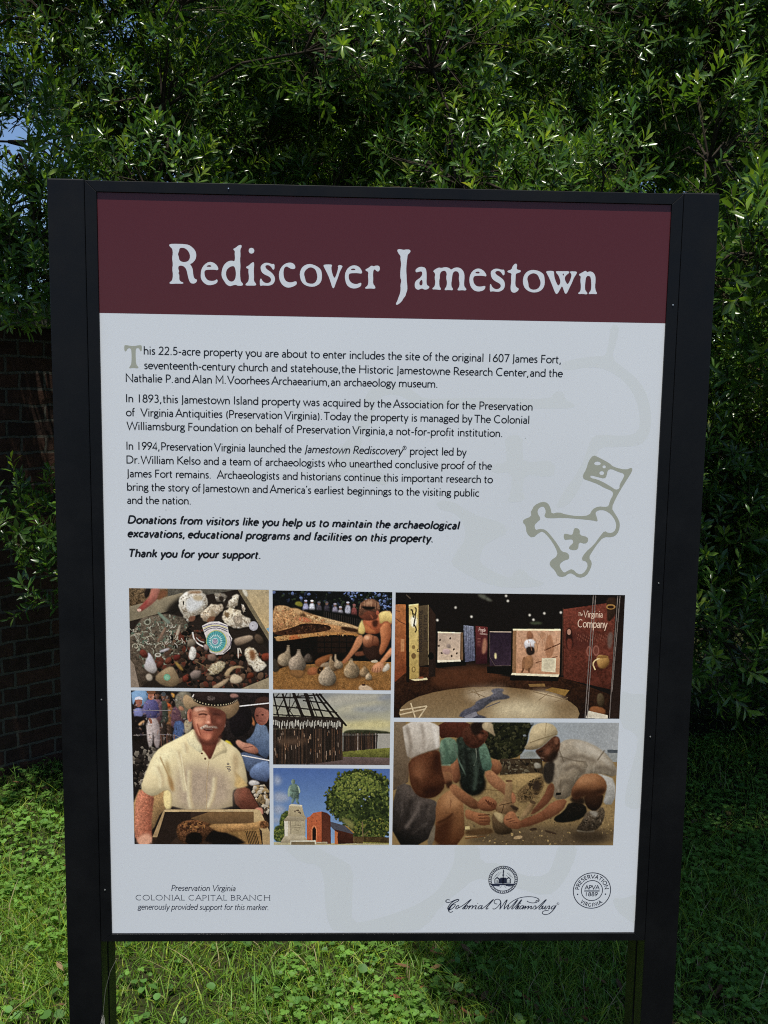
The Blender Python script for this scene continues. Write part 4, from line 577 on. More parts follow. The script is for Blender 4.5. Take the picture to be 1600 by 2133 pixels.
    W([(1335, 520), (1475, 510), (1462, 600), (1410, 645), (1350, 610)], (62, 41, 31), (40, 28, 23), noise=.12); W([(1240, 540), (1345, 540), (1345, 600), (1250, 580)], (40, 31, 27), blur=8)
    W([(1244, 450), (1266, 402), (1316, 380), (1406, 374), (1466, 400), (1496, 446), (1490, 505), (1445, 535), (1385, 515), (1335, 528), (1276, 566), (1246, 520)], (156, 106, 68), (92, 58, 39), (-.1, 1), noise=.1, ns=22, form=.14); W([(1280, 410), (1390, 384), (1450, 416), (1370, 446), (1290, 460)], (184, 132, 90), blur=20); W([(1250, 510), (1330, 490), (1400, 500), (1480, 470), (1486, 510), (1440, 540), (1330, 545), (1270, 570)], (66, 42, 31), blur=14); P.line([(1420, 500), (1452, 506), (1480, 490)], 8, (50, 32, 25), blur=4)
    W([(1060, 330), (1160, 180), (1220, 140), (1330, 150), (1460, 210), (1560, 320), (1560, 410), (1440, 375), (1290, 385), (1250, 470), (1240, 550), (1120, 560), (1140, 450), (1070, 420)], (166, 156, 138), (128, 116, 98), (-.2, 1), noise=.1); W([(1240, 160), (1360, 160), (1500, 260), (1420, 280), (1300, 220)], (188, 180, 164), blur=16); W([(1150, 420), (1230, 300), (1350, 290), (1370, 340), (1260, 460), (1240, 552), (1122, 556)], (150, 138, 118), (120, 108, 90), (.2, 1), noise=.12)
    P.mottle([(1160, 200), (1330, 160), (1540, 320), (1540, 400), (1300, 380), (1240, 540), (1130, 540), (1150, 420)], [(196, 188, 172), (116, 104, 88), (150, 140, 122)], 80, 46, .3, alpha=.13)
    for q, c in (([(1180, 300), (1300, 250), (1420, 300)], (126, 114, 98)), ([(1200, 360), (1280, 320), (1340, 380)], (112, 100, 85)), ([(1300, 180), (1420, 230), (1520, 320)], (192, 184, 168)), ([(1160, 480), (1220, 420), (1250, 470)], (108, 97, 82)), ([(1420, 340), (1500, 340), (1550, 380)], (120, 109, 94))): P.line(q, 24, c, blur=10)
    for q in ([(1170, 260), (1260, 290), (1350, 300)], [(1430, 290), (1480, 220)], [(1160, 200), (1200, 300)], [(1180, 420), (1170, 540)]): P.line(q, 6, (104, 92, 76), blur=2)
    W([(1050, 320), (1140, 280), (1130, 420), (1100, 460), (1060, 430)], (52, 46, 42), blur=6); W([(1145, 512), (1180, 510), (1180, 526), (1145, 530)], (30, 26, 26), sm=0)
    W([(1100, 440), (1140, 460), (1120, 560), (1000, 660), (960, 660), (1060, 540)], (120, 74, 52)); W([(1120, 570), (1230, 550), (1190, 640), (1080, 700), (930, 755), (880, 740), (900, 700), (1040, 650)], (150, 96, 66), (112, 68, 46), (0, 1)); W([(780, 690), (820, 640), (860, 640), (880, 690), (920, 720), (900, 765), (830, 760), (790, 730)], (176, 118, 80), (126, 78, 52), (.3, 1))
    for i in range(3): P.line([(800+i*24, 700+i*10), (840+i*20, 690+i*14)], 7, (112, 68, 48))
    W([(1000, 222), (1040, 204), (1090, 160), (1130, 118), (1172, 132), (1176, 200), (1150, 250), (1110, 296), (1066, 306), (1046, 280), (1018, 250)], (96, 60, 45), (58, 38, 30), (-.2, 1), noise=.2, ns=14, form=.1); P.line([(1040, 268), (1064, 274)], 6, (150, 124, 104), blur=3); P.line([(1026, 232), (1056, 226)], 9, (40, 26, 23), blur=3); P.ell(1148, 156, 14, 24, (128, 84, 63), blur=3); W([(1080, 270), (1150, 210), (1165, 262), (1100, 320)], (46, 34, 29), blur=8); W([(1060, 220), (1110, 190), (1110, 240), (1070, 260)], (126, 80, 60), blur=10)
    W([(918, 214), (960, 160), (965, 90), (1000, 40), (1080, 28), (1140, 50), (1165, 110), (1120, 130), (1060, 190), (1000, 216)], (206, 190, 150), (166, 148, 112), (.3, 1), noise=.06); W([(918, 214), (970, 170), (1085, 140), (1050, 195), (1000, 218)], (182, 164, 126), (150, 132, 100), (0, 1)); P.line([(965, 170), (1030, 145), (1150, 110)], 6, (140, 122, 90)); P.line([(1080, 30), (1070, 130)], 5, (166, 148, 112))
    W([(960, 760), (1010, 750), (1016, 770), (970, 776)], (70, 54, 42)); W([(1065, 765), (1150, 790), (1140, 800), (1070, 780)], (64, 48, 38)); W([(860, 810), (916, 806), (910, 830), (850, 834)], (176, 150, 110))
    P.a *= np.array([1.0, .985, .96])
    return P.finish(sat=.82, con=1.2, gain=.84)
# ---------------------------------------------------------------- lettering: a monoline humanist sans drawn as pen strokes (1000 units to the em)
def A(cx, cy, rx, ry, a0, a1):
    n = max(3, int(abs(a1-a0)/14)+1)
    return [(cx+rx*math.cos(math.radians(a0+(a1-a0)*i/n)), cy+ry*math.sin(math.radians(a0+(a1-a0)*i/n))) for i in range(n+1)]
def L(*v): return list(zip(v[0::2], v[1::2]))
def S(*v): return [tuple(p) for p in chaikin(L(*v), 2, False)]
G = {
 'a': (430, [A(200, 290, 132, 124, 150, 0)+L(332, 290, 332, 0), L(332, 262, 240, 252)+A(205, 135, 140, 108, 80, 325)+L(332, 110)]),
 'b': (520, [L(85, 0, 85, 690), A(270, 225, 190, 196, 165, -165)]),
 'c': (420, [A(255, 225, 200, 196, 52, 308)]),
 'd': (520, [L(435, 0, 435, 690), A(250, 225, 190, 196, 15, 345)]),
 'e': (465, [L(60, 245, 415, 245)+A(235, 245, 180, 176, 0, 180)+A(250, 225, 195, 196, 180, 312)]),
 'f': (275, [L(112, 0, 112, 540)+A(232, 545, 120, 118, 180, 75), L(22, 415, 250, 415)]),
 'g': (440, [A(205, 305, 140, 112, 0, 360), L(300, 390, 350, 415, 425, 415), L(150, 200, 110, 160, 112, 118, 160, 92)+L(300, 80)+A(255, -20, 145, 98, 55, -90)+A(190, -20, 150, 98, -90, -250)]),
 'h': (490, [L(85, 0, 85, 690), L(85, 270)+A(245, 265, 160, 150, 165, 0)+L(405, 0)]),
 'i': (212, [L(106, 0, 106, 450), L(106, 592, 106, 660)]),
 'j': (212, [L(106, 450, 106, -90)+A(10, -95, 96, 105, 0, -80), L(106, 592, 106, 660)]),
 'k': (450, [L(85, 0, 85, 690), L(390, 450, 105, 235), L(190, 300, 425, 0)]),
 'l': (212, [L(106, 0, 106, 690)]),
 'm': (780, [L(85, 0, 85, 450), L(85, 270)+A(238, 270, 152, 145, 165, 0)+L(390, 0), L(390, 270)+A(543, 270, 152, 145, 165, 0)+L(695, 0)]),
 'n': (490, [L(85, 0, 85, 450), L(85, 270)+A(245, 265, 160, 150, 165, 0)+L(405, 0)]),
 'o': (530, [A(265, 225, 210, 196, 0, 360)]),
 'p': (520, [L(85, -220, 85, 450), A(270, 225, 190, 196, 165, -165)]),
 'q': (520, [L(435, -220, 435, 450), A(250, 225, 190, 196, 15, 345)]),
 'r': (325, [L(85, 0, 85, 450), L(85, 260)+A(255, 265, 170, 152, 170, 68)]),
 's': (355, [S(295, 395, 230, 425, 150, 420, 85, 385, 80, 310, 130, 262, 220, 215, 285, 165, 282, 80, 215, 32, 130, 32, 50, 60)]),
 't': (310, [L(112, 570, 112, 120)+A(195, 118, 83, 88, 180, 300), L(22, 415, 262, 415)]),
 'u': (490, [L(405, 0, 405, 450), L(85, 450)+A(245, 185, 160, 150, 180, 345)+L(405, 200)]),
 'v': (425, [L(25, 450, 212, 20, 400, 450)]),
 'w': (700, [L(25, 450, 185, 20, 350, 430, 515, 20, 675, 450)]),
 'x': (450, [L(30, 450, 420, 0), L(405, 450, 35, 0)]),
 'y': (425, [L(25, 450, 218, 5), L(400, 450, 130, -220)]),
 'z': (420, [L(45, 412, 370, 412, 45, 38, 380, 38)]),
 'A': (660, [L(25, 0, 330, 670, 635, 0), L(135, 230, 525, 230)]),
 'B': (560, [L(95, 0, 95, 680), L(95, 642, 250, 642)+A(250, 506, 170, 136, 90, -90)+L(95, 370), L(250, 370)+A(270, 204, 210, 166, 90, -90)+L(95, 38)]),
 'C': (690, [A(380, 340, 315, 312, 52, 308)]),
 'D': (730, [L(95, 0, 95, 680), L(95, 642, 300, 642)+A(310, 340, 330, 302, 90, -90)+L(95, 38)]),
 'E': (500, [L(95, 0, 95, 680), L(95, 642, 430, 642), L(95, 365, 410, 365), L(95, 38, 445, 38)]),
 'F': (480, [L(95, 0, 95, 680), L(95, 642, 430, 642), L(95, 350, 405, 350)]),
 'G': (740, [A(380, 340, 315, 312, 50, 318)+L(625, 110, 625, 310)]),
 'H': (730, [L(95, 0, 95, 680), L(635, 0, 635, 680), L(95, 360, 635, 360)]),
 'I': (250, [L(125, 0, 125, 680)]),
 'J': (250, [L(130, 680, 130, 10)+A(20, 10, 110, 140, 0, -75)]),
 'K': (620, [L(95, 0, 95, 680), L(550, 680, 115, 345), L(200, 400, 600, 0)]),
 'L': (460, [L(95, 680, 95, 38, 440, 38)]),
 'M': (790, [L(95, 0, 95, 670, 395, 190, 695, 670, 695, 0)]),
 'N': (760, [L(95, 0, 95, 670, 665, 15, 665, 680)]),
 'O': (800, [A(400, 340, 335, 312, 0, 360)]),
 'P': (520, [L(95, 0, 95, 680), L(95, 642, 250, 642)+A(255, 470, 200, 172, 90, -90)+L(95, 298)]),
 'R': (580, [L(95, 0, 95, 680), L(95, 642, 250, 642)+A(255, 480, 190, 162, 90, -90)+L(95, 318), L(255, 318, 560, 0)]),
 'S': (480, [S(400, 600, 320, 648, 200, 650, 95, 600, 85, 490, 150, 410, 290, 345, 400, 260, 400, 120, 310, 35, 180, 28, 60, 75)]),
 'T': (590, [L(295, 0, 295, 680), L(25, 642, 565, 642)]),
 'V': (640, [L(25, 680, 320, 20, 615, 680)]),
 'W': (980, [L(25, 680, 250, 20, 490, 650, 730, 20, 955, 680)]),
 '0': (500, [A(250, 340, 185, 312, 0, 360)]),
 '1': (500, [L(250, 0, 250, 680)]),
 '2': (500, [A(240, 490, 165, 160, 160, -20)+L(340, 330, 70, 38, 440, 38)]),
 '3': (500, [A(225, 505, 150, 145, 140, -90), A(220, 200, 185, 164, 90, -140)]),
 '4': (500, [L(350, 0, 350, 650, 45, 175, 460, 175)]),
 '5': (500, [L(400, 642, 155, 642, 130, 390)+A(220, 220, 190, 184, 105, -135)]),
 '6': (500, [L(370, 660, 160, 410)+A(250, 205, 185, 172, 140, -220)]),
 '7': (500, [L(50, 642, 440, 642, 190, 0)]),
 '8': (500, [A(250, 505, 140, 140, 0, 360), A(250, 198, 180, 165, 0, 360)]),
 '9': (500, [L(130, 20, 345, 275)+A(250, 478, 185, 168, -40, 320)]),
 '.': (215, [L(107, 0, 107, 72)]), ',': (215, [L(118, 72, 118, 20, 80, -110)]), '-': (320, [L(40, 245, 280, 245)]),
 '(': (280, [A(330, 250, 215, 430, 130, 230)]), ')': (280, [A(-50, 250, 215, 430, 50, -50)]), "'": (190, [L(100, 690, 100, 640, 70, 540)]), ' ': (250, []), '~': (75, []), '\u00ae': (430, [A(200, 585, 165, 165, 0, 360), L(150, 495, 150, 675, 215, 675, 240, 632, 215, 592, 150, 592), L(205, 592, 250, 495)]),
}
def text_width(t, track=0): return sum(G[c][0]+track for c in t)
def layout(t, pen, shear=0, track=0, x=0, serif=0):
    """pen strokes of a line of text in em units: list of (points, half width)"""
    out = []
    for c in t:
        adv, st = G[c]
        for s in st:
            out.append(([(x+px+shear*py, py) for px, py in s], pen/2*(.5 if c == '\u00ae' else 1)))
            if serif:
                for e, f in ((s[0], s[1]), (s[-1], s[-2])):
                    if abs(e[0]-f[0]) < abs(e[1]-f[1])*.9 and min(abs(e[1]-k) for k in (0, 680, 670, 690, 450, -220)) < 25:
                        d = serif*(1 if e[1] < 300 or c.isupper() else .6); ey = e[1]+(pen*.25 if e[1] < 100 else -pen*.25)
                        out.append(([(x+e[0]-d+shear*ey, ey), (x+e[0]+d*(1 if e[1] < 100 or c.isupper() else .3)+shear*ey, ey)], pen*.3))
        x += adv+track
    return out, x
class Ink:
    """flat printed strokes and filled outlines collected in panel coordinates (x, z in metres); every piece lies a hair in front of the last"""
    def __init__(s, z0): s.v = []; s.f = []; s.z0 = s.z = z0; s.n = 0
    def ribbon(s, pts, hw, step=4e-6):
        p = [np.array(q, float) for q in pts]
        p = [p[0]]+[b for a, b in zip(p[:-1], p[1:]) if np.linalg.norm(b-a) > 1e-7]
        if len(p) < 2: return
        p = np.array(p); closed = np.linalg.norm(p[0]-p[-1]) < 1e-6
        d = np.diff(p, axis=0); d /= np.linalg.norm(d, axis=1)[:, None]; nrm = np.c_[-d[:, 1], d[:, 0]]
        hw = np.broadcast_to(np.asarray(hw, float), (len(p),)); b = len(s.v); s.n += 1; s.z = s.z0+(s.n % 7)*step
        for i in range(len(p)):
            na, nb = nrm[max(i-1, 0)], nrm[min(i, len(d)-1)]
            if closed and i in (0, len(p)-1): na, nb = nrm[-1], nrm[0]
            m = na+nb; l = np.linalg.norm(m); m = nb if l < .3 else m/l; k = 1/max(.45, m@nb)
            s.v.append((*(p[i]+m*hw[i]*k), s.z)); s.v.append((*(p[i]-m*hw[i]*k), s.z))
        s.f += [(b+2*i, b+2*i+1, b+2*i+3, b+2*i+2) for i in range(len(p)-1)]
    def fill(s, loops, sm=1, step=4e-6):
        loops = [chaikin(l, sm) if sm else np.asarray(l, float) for l in loops]; s.n += 1; s.z = s.z0+(s.n % 7)*step
        tris = tessellate_polygon([[Vector((x, y, 0)) for x, y in l] for l in loops])
        b = len(s.v); s.v += [(x, y, s.z) for l in loops for x, y in l]; s.f += [tuple(b+i for i in t) for t in tris]
    def disc(s, c, r, n=20): s.fill([[(c[0]+r*math.cos(i*2*math.pi/n), c[1]+r*math.sin(i*2*math.pi/n)) for i in range(n)]], 0)
    def ring(s, c, r, hw, n=56): s.ribbon([(c[0]+r*math.cos(i*2*math.pi/n), c[1]+r*math.sin(i*2*math.pi/n)) for i in range(n+1)], hw)
    def line_text(s, t, p0, p1, em, pen, shear=0, serif=0, track=0):
        """one line of text from panel point p0 to p1 (baseline), em = height of the em in metres; runs: list of (text, shear)"""
        runs = t if isinstance(t, list) else [(t, shear)]
        x = 0; st = []
        for r, sh in runs:
            o, x = layout(r, pen, sh, track, x, serif); st += o
        lo = min(px for q, h in st for px, py in q); hi = max(px for q, h in st for px, py in q)
        p0, p1 = np.array(p0), np.array(p1); ln = np.linalg.norm(p1-p0); u = (p1-p0)/ln; n = np.array([-u[1], u[0]]); k = ln/(hi-lo)
        for q, h in st: s.ribbon([p0+u*(px-lo)*k+n*py*em/1000 for px, py in q], h*(k*.5+em/1000*.5))
        return k*1000/em
    def arc_text(s, t, c, r, mid, em, pen, inside, track=0, serif=0, wid=1.0):
        w = text_width(t, track)*wid; sg = -1 if inside else 1
        x = -w/2
        for ch in t:
            o, _ = layout(ch, pen, 0, 0, 0, serif); adv = (G[ch][0]+track)*wid
            for q, h in o:
                pts = []
                for px, py in q:
                    th = math.radians(mid)-sg*(x+px*wid)*em/1000/r; rr = r+sg*py*em/1000
                    pts.append((c[0]+rr*math.cos(th), c[1]+rr*math.sin(th)))
                s.ribbon(pts, h*em/1000)
            x += adv
# ---------------------------------------------------------------- the sign: posts, frame, panel
def build_sign_structure():
    root = empty('information_sign', (0, 0, 0)); tag(root, 'framed white information sign with maroon title band on two black posts', 'sign')
    m, n, l, p = material('black_powder_coat', (.005, .005, .006), .5, .2); d = node(n, 'ShaderNodeTexNoise', i_Scale=900, i_Detail=2); tc = n.new('ShaderNodeTexCoord'); l.new(tc.outputs['Object'], d.inputs['Vector'])
    e = node(n, 'ShaderNodeTexNoise', i_Scale=7, i_Detail=6, i_Roughness=.7); l.new(tc.outputs['Object'], e.inputs['Vector']); l.new(ramp(n, l, e.outputs['Fac'], [(.35, (.36, .36, .36)), (.7, (.55, .55, .55))]), p.inputs['Roughness'])
    l.new(ramp(n, l, e.outputs['Fac'], [(.4, (.0045, .0045, .0055)), (.75, (.008, .0078, .008))]), p.inputs['Base Color'])
    bp = node(n, 'ShaderNodeBump', i_Strength=.12, i_Distance=.0004); l.new(d.outputs['Fac'], bp.inputs['Height']); l.new(bp.outputs[0], p.inputs['Normal'])
    T, B = PZ+PH/2, PZ-PH/2
    for s in (-1, 1):                                    # hollow post: a front and a back half with a channel between them on the inner side
        x0, x1 = sorted((s*.4755, s*.5335)); a = MB(); zt = T+.0188
        a.box(x0, x1, -.004, .038, -.3, zt); a.box(x0, x1, .044, .094, -.3, zt); xi = .4815*s; a.box(*sorted((xi, s*.5325)), .037, .045, -.3, zt-.002)
        a.obj('post', m, root, bevel=.0022)
    fr = MB(); lip = .0034; g = .0186; xo, xi = .457+g-.0006, .4568                       # mitred frame bars
    zo1, zi1, zo0, zi0 = T+.0168, T-.0002, B-.0135, B+.0002
    for (a, b2, c, d2) in (((-xo, zo1), (xo, zo1), (xi, zi1), (-xi, zi1)), ((xo, zo1), (xo, zo0), (xi, zi0), (xi, zi1)), ((xo, zo0), (-xo, zo0), (-xi, zi0), (xi, zi0)), ((-xo, zo0), (-xo, zo1), (-xi, zi1), (-xi, zi0))):
        cx = (a[0]+b2[0]+c[0]+d2[0])/4; cz = (a[1]+b2[1]+c[1]+d2[1])/4; k = .9999; b = len(fr.v)
        q = [(cx+(x-cx)*(k if abs(x-cx) > .1 else 1), cz+(z-cz)*(k if abs(z-cz) > .1 else 1)) for x, z in (a, b2, c, d2)]
        fr.v += [(x, -lip, z) for x, z in q]+[(x, .034, z) for x, z in q]
        fr.f += [(b, b+3, b+2, b+1), (b+4, b+5, b+6, b+7)]+[(b+i, b+(i+1) % 4, b+4+(i+1) % 4, b+4+i) for i in range(4)]
    fr.obj('frame', m, root, bevel=.0006)
    s, n, l, p = material('bare_metal_fleck', (.75, .75, .74), .3, .5); p.inputs['Metallic'].default_value = .8
    for x, z in ((.4665, T-.158), (-.4655, B+.42), (-.4665, B+.082), (.4668, B+.628), (.4662, B+.36), (-.25, T+.009)):
        a = MB(); a.tube([(x, -lip-.0003, z), (x, -lip-.0013, z)], [.0013, .0010], 8); a.obj('frame_fleck', s, root)  # raised discs stand for small pale flecks on the frame
    return root, T, B
SIGN, T, B = build_sign_structure()
PIXQ = homog([(203, 402), (1400, 424), (1320, 1941), (232, 1945)], [(-PW/2, T), (PW/2, T), (PW/2, B), (-PW/2, B)])   # the panel's corners as measured in the photograph
def Q(zoom, pts):
    zx, zy, zs = zoom; p = np.asarray(pts, float)/zs+[zx, zy]; return happly(PIXQ, p)
def flat(name, ink, mat, parent):
    return mesh_obj(name, [(x, -z, y) for x, y, z in ink.v], ink.f, mat, parent)
def build_sign_print():
    def pm(name, c, rough=.22, spec=.4):
        m, n, l, p = material(name, c, rough, spec); return m
    white, n, l, p = material('white_sign_face', (.8, .8, .8), .22, .4)
    tc = n.new('ShaderNodeTexCoord'); d = node(n, 'ShaderNodeTexNoise', i_Scale=260, i_Detail=2); l.new(tc.outputs['Object'], d.inputs['Vector'])
    e = node(n, 'ShaderNodeTexNoise', i_Scale=3, i_Detail=5); l.new(tc.outputs['Object'], e.inputs['Vector']); mx = node(n, 'ShaderNodeMix', data_type='RGBA', blend_type='MULTIPLY'); mx.inputs[0].default_value = 1
    vo = node(n, 'ShaderNodeTexVoronoi', i_Scale=34); l.new(tc.outputs['Object'], vo.inputs['Vector']); sx = n.new('ShaderNodeSeparateColor'); l.new(vo.outputs['Color'], sx.inputs[0])     # specks of dirt
    gt = node(n, 'ShaderNodeMath', operation='LESS_THAN'); gt.inputs[1].default_value = .9; l.new(sx.outputs[0], gt.inputs[0]); ad = node(n, 'ShaderNodeMath', operation='ADD'); l.new(gt.outputs[0], ad.inputs[0]); l.new(vo.outputs['Distance'], ad.inputs[1])
    l.new(ramp(n, l, ad.outputs[0], [(.022, (.3, .28, .25)), (.035, (1, 1, 1))]), mx.inputs[6]); l.new(ramp(n, l, e.outputs['Fac'], [(.3, (.80, .798, .79)), (.7, (.845, .842, .835))]), mx.inputs[7]); l.new(mx.outputs[2], p.inputs['Base Color'])
    l.new(ramp(n, l, e.outputs['Fac'], [(.3, (.17, .17, .17)), (.7, (.27, .27, .27))]), p.inputs['Roughness'])
    a = MB(); a.box(-.4566, .4566, 0, .004, B+.0004, T-.0004); panel = a.obj('panel', white, SIGN)
    k = Ink(4e-5); zb = (Q((0, 0, 1), [(206, 651)])[0][1]+Q((0, 0, 1), [(1388, 674)])[0][1])/2; print('band', Q((0, 0, 1), [(206, 651), (1388, 674)]))
    k.fill([[(-.4566, T-.0004), (.4566, T-.0004), (.4566, zb), (-.4566, zb)]], 0); flat('header_band', k, pm('maroon_print', (.105, .021, .0255), .2, .22), panel)
    # faint enlarged emblem printed across the white
    grey = pm('pale_grey_print', (.785, .785, .755)); z = (700, 640, 16/7)
    k = Ink(1.5e-5); k.fill([Q(z, [(1310, 79), (1352, 80), (1340, 150), (1312, 240), (1380, 290), (1450, 350), (1490, 430), (1505, 530), (1490, 610), (1450, 655), (1340, 662), (1255, 662), (1240, 710), (1190, 790), (1150, 880), (1100, 945), (1040, 955), (1080, 880), (1140, 800), (1190, 700), (1212, 622), (1250, 600), (1380, 610), (1440, 590), (1450, 520), (1430, 430), (1380, 350), (1290, 290), (1200, 280), (1090, 302), (1065, 262), (1150, 240), (1240, 228), (1285, 230), (1300, 160)])]); flat('faint_emblem', k, grey, panel)
    k = Ink(1.5e-5); k.fill([Q(z, [(-60, 820), (-20, 700), (60, 630), (130, 520), (135, 440), (160, 390), (215, 368), (330, 370), (385, 410), (420, 436), (560, 432), (760, 428), (1020, 436), (1045, 395), (1085, 400), (1090, 435), (1140, 460), (1130, 478), (1000, 480), (560, 476), (370, 474), (330, 425), (240, 410), (190, 450), (175, 530), (110, 640), (140, 740), (240, 800), (250, 850), (160, 835), (80, 760), (10, 820)])]); flat('faint_emblem', k, grey, panel)
    k = Ink(1.5e-5); k.fill([Q(z, [(800, 610), (890, 605), (888, 690), (895, 738), (1010, 725), (1045, 745), (1038, 800), (990, 805), (900, 790), (885, 870), (905, 920), (810, 930), (832, 880), (840, 780), (745, 792), (738, 745), (812, 740), (812, 690)])]); flat('faint_emblem', k, grey, panel)
    k = Ink(1.5e-5); k.fill([Q(z, [(470, 930), (520, 915), (570, 930), (630, 970), (700, 1000), (790, 1020), (822, 1070), (760, 1100), (705, 1130), (680, 1195), (700, 1230), (790, 1275), (830, 1290), (850, 1250), (885, 1240), (930, 1290), (1000, 1310), (960, 1330), (800, 1335), (700, 1310), (600, 1260), (545, 1220), (560, 1180), (620, 1100), (605, 1020), (560, 975), (500, 965)])]); flat('faint_emblem', k, grey, panel)
    z = (560, 1740, 16/7)
    k = Ink(1.5e-5); k.fill([Q(z, [(60, 40), (200, 40), (250, 70), (330, 110), (402, 150), (392, 300), (392, 418), (480, 405), (600, 370), (700, 330), (790, 275), (850, 190), (882, 120), (880, 40), (1000, 40), (1005, 130), (1100, 130), (1200, 190), (1320, 195), (1360, 110), (1375, 40), (1475, 40), (1440, 150), (1390, 240), (1320, 290), (1180, 250), (1050, 210), (975, 205), (900, 270), (820, 330), (740, 440), (650, 462), (310, 462), (280, 420), (262, 320), (262, 220), (240, 140), (150, 130), (90, 80)])]); flat('faint_emblem', k, grey, panel)
    z = (1250, 1250, 2133/883)
    k = Ink(1.5e-5); k.fill([Q(z, [(100, 450), (160, 470), (236, 466), (226, 700), (214, 900), (206, 1050), (140, 1045), (118, 1015), (140, 900), (195, 710), (170, 660), (98, 635)])]); flat('faint_emblem', k, grey, panel)
    k = Ink(1.5e-5); k.fill([Q(z, [(55, 1495), (120, 1500), (186, 1470), (178, 1630), (130, 1600), (80, 1560)])]); flat('faint_emblem', k, grey, panel)
    # title, letter by letter
    k = Ink(9e-5); a, b, c, d = (340, 490, 80/13), (580, 490, 80/13), (810, 500, 20/3), (1030, 520, 20/3)
    for zz, *loops in TITLE(a, b, c, d): k.fill([Q(zz, q) for q in loops], 1, 0)
    flat('title_lettering', k, pm('white_print', (.80, .80, .80)), panel)
    # body text
    ink = pm('black_print', (.012, .013, .018), .3); e1 = .0193
    lines = [('his 22.5-acre property you are about to enter includes the site of the original 1607 James Fort,', 301.3, 740, 1167.5, 755.6),
             ('seventeenth-century church and statehouse,~the Historic Jamestowne Research Center,~and the', 301.6, 770.3, 1171.6, 784.4),
             ('Nathalie P.~and~~Alan M.~Voorhees~~Archaearium,~an archaeology museum.', 263.8, 797.2, 910, 807.2),
             ('In 1893,~this Jamestown Island property was acquired by the~~Association for the Preservation', 264.4, 839.4, 1108.4, 854),
             ('of  Virginia~~Antiquities (Preservation~~Virginia).~Today the property is managed by~~The Colonial', 264, 868.4, 1101.3, 881.6),
             ('Williamsburg Foundation on behalf of Preservation~~Virginia,~a not-for-profit institution.', 265, 896.6, 1045, 909.4),
             ([('In 1994,~Preservation~~Virginia launched the ', 0), ('Jamestown Rediscovery', .2), ('\u00ae', 0), (' project led by', 0)], 265, 938.1, 971, 948.8),
             ('Dr.~William Kelso and a team of archaeologists who unearthed conclusive proof of the', 265, 966.9, 1023.8, 977.5),
             ('James Fort remains.  Archaeologists and historians continue this important research to', 265.6, 995.3, 1025.6, 1005.6),
             ("bring the story of~~Jamestown and~~America's earliest beginnings to the visiting public", 266, 1023.4, 997.5, 1033.8),
             ('and the nation.', 266.3, 1050.9, 396.3, 1051.9)]
    para = [(0, 3), (3, 6), (6, 11)]
    for i0, i1 in para:
        k = Ink(5e-5)
        for t, x0, y0, x1, y1 in lines[i0:i1]: print('%.2f' % k.line_text(t, *Q((0, 0, 1), [(x0, y0), (x1, y1)]), e1, 102), end=' ')
        flat('paragraph_text', k, ink, panel)
    k = Ink(5e-5)
    for t, x0, y0, x1, y1 in (('Donations from visitors like you help us to maintain the archaeological', 267.5, 1091.6, 956.9, 1101.9), ('excavations,~~educational programs and facilities on this property.', 267.5, 1120, 899.7, 1129), ('Thank you for your support.', 269.7, 1161.3, 540.6, 1164.4)):
        print('%.2f' % k.line_text(t, *Q((0, 0, 1), [(x0, y0), (x1, y1)]), e1, 158, .2, track=30), end=' ')
    flat('donation_text', k, ink, panel)
    sage = pm('sage_print', (.43, .425, .33)); k = Ink(5e-5)
    k.fill([Q((240, 690, 3.2), [(62, 100), (75, 97), (120, 105), (165, 97), (181, 100), (179, 136), (170, 139), (161, 116), (140, 118), (138, 160), (141, 226), (158, 244), (155, 253), (125, 249), (95, 253), (97, 242), (110, 225), (112, 160), (107, 118), (86, 119), (76, 139), (64, 139)])]); flat('initial_letter', k, sage, panel)
    k = Ink(5e-5); z = (1020, 680, 2133/550)
    el = lambda cx, cy, rx, ry: [(cx+rx*math.cos(t*.3927), cy+ry*math.sin(t*.3927)) for t in range(16)]
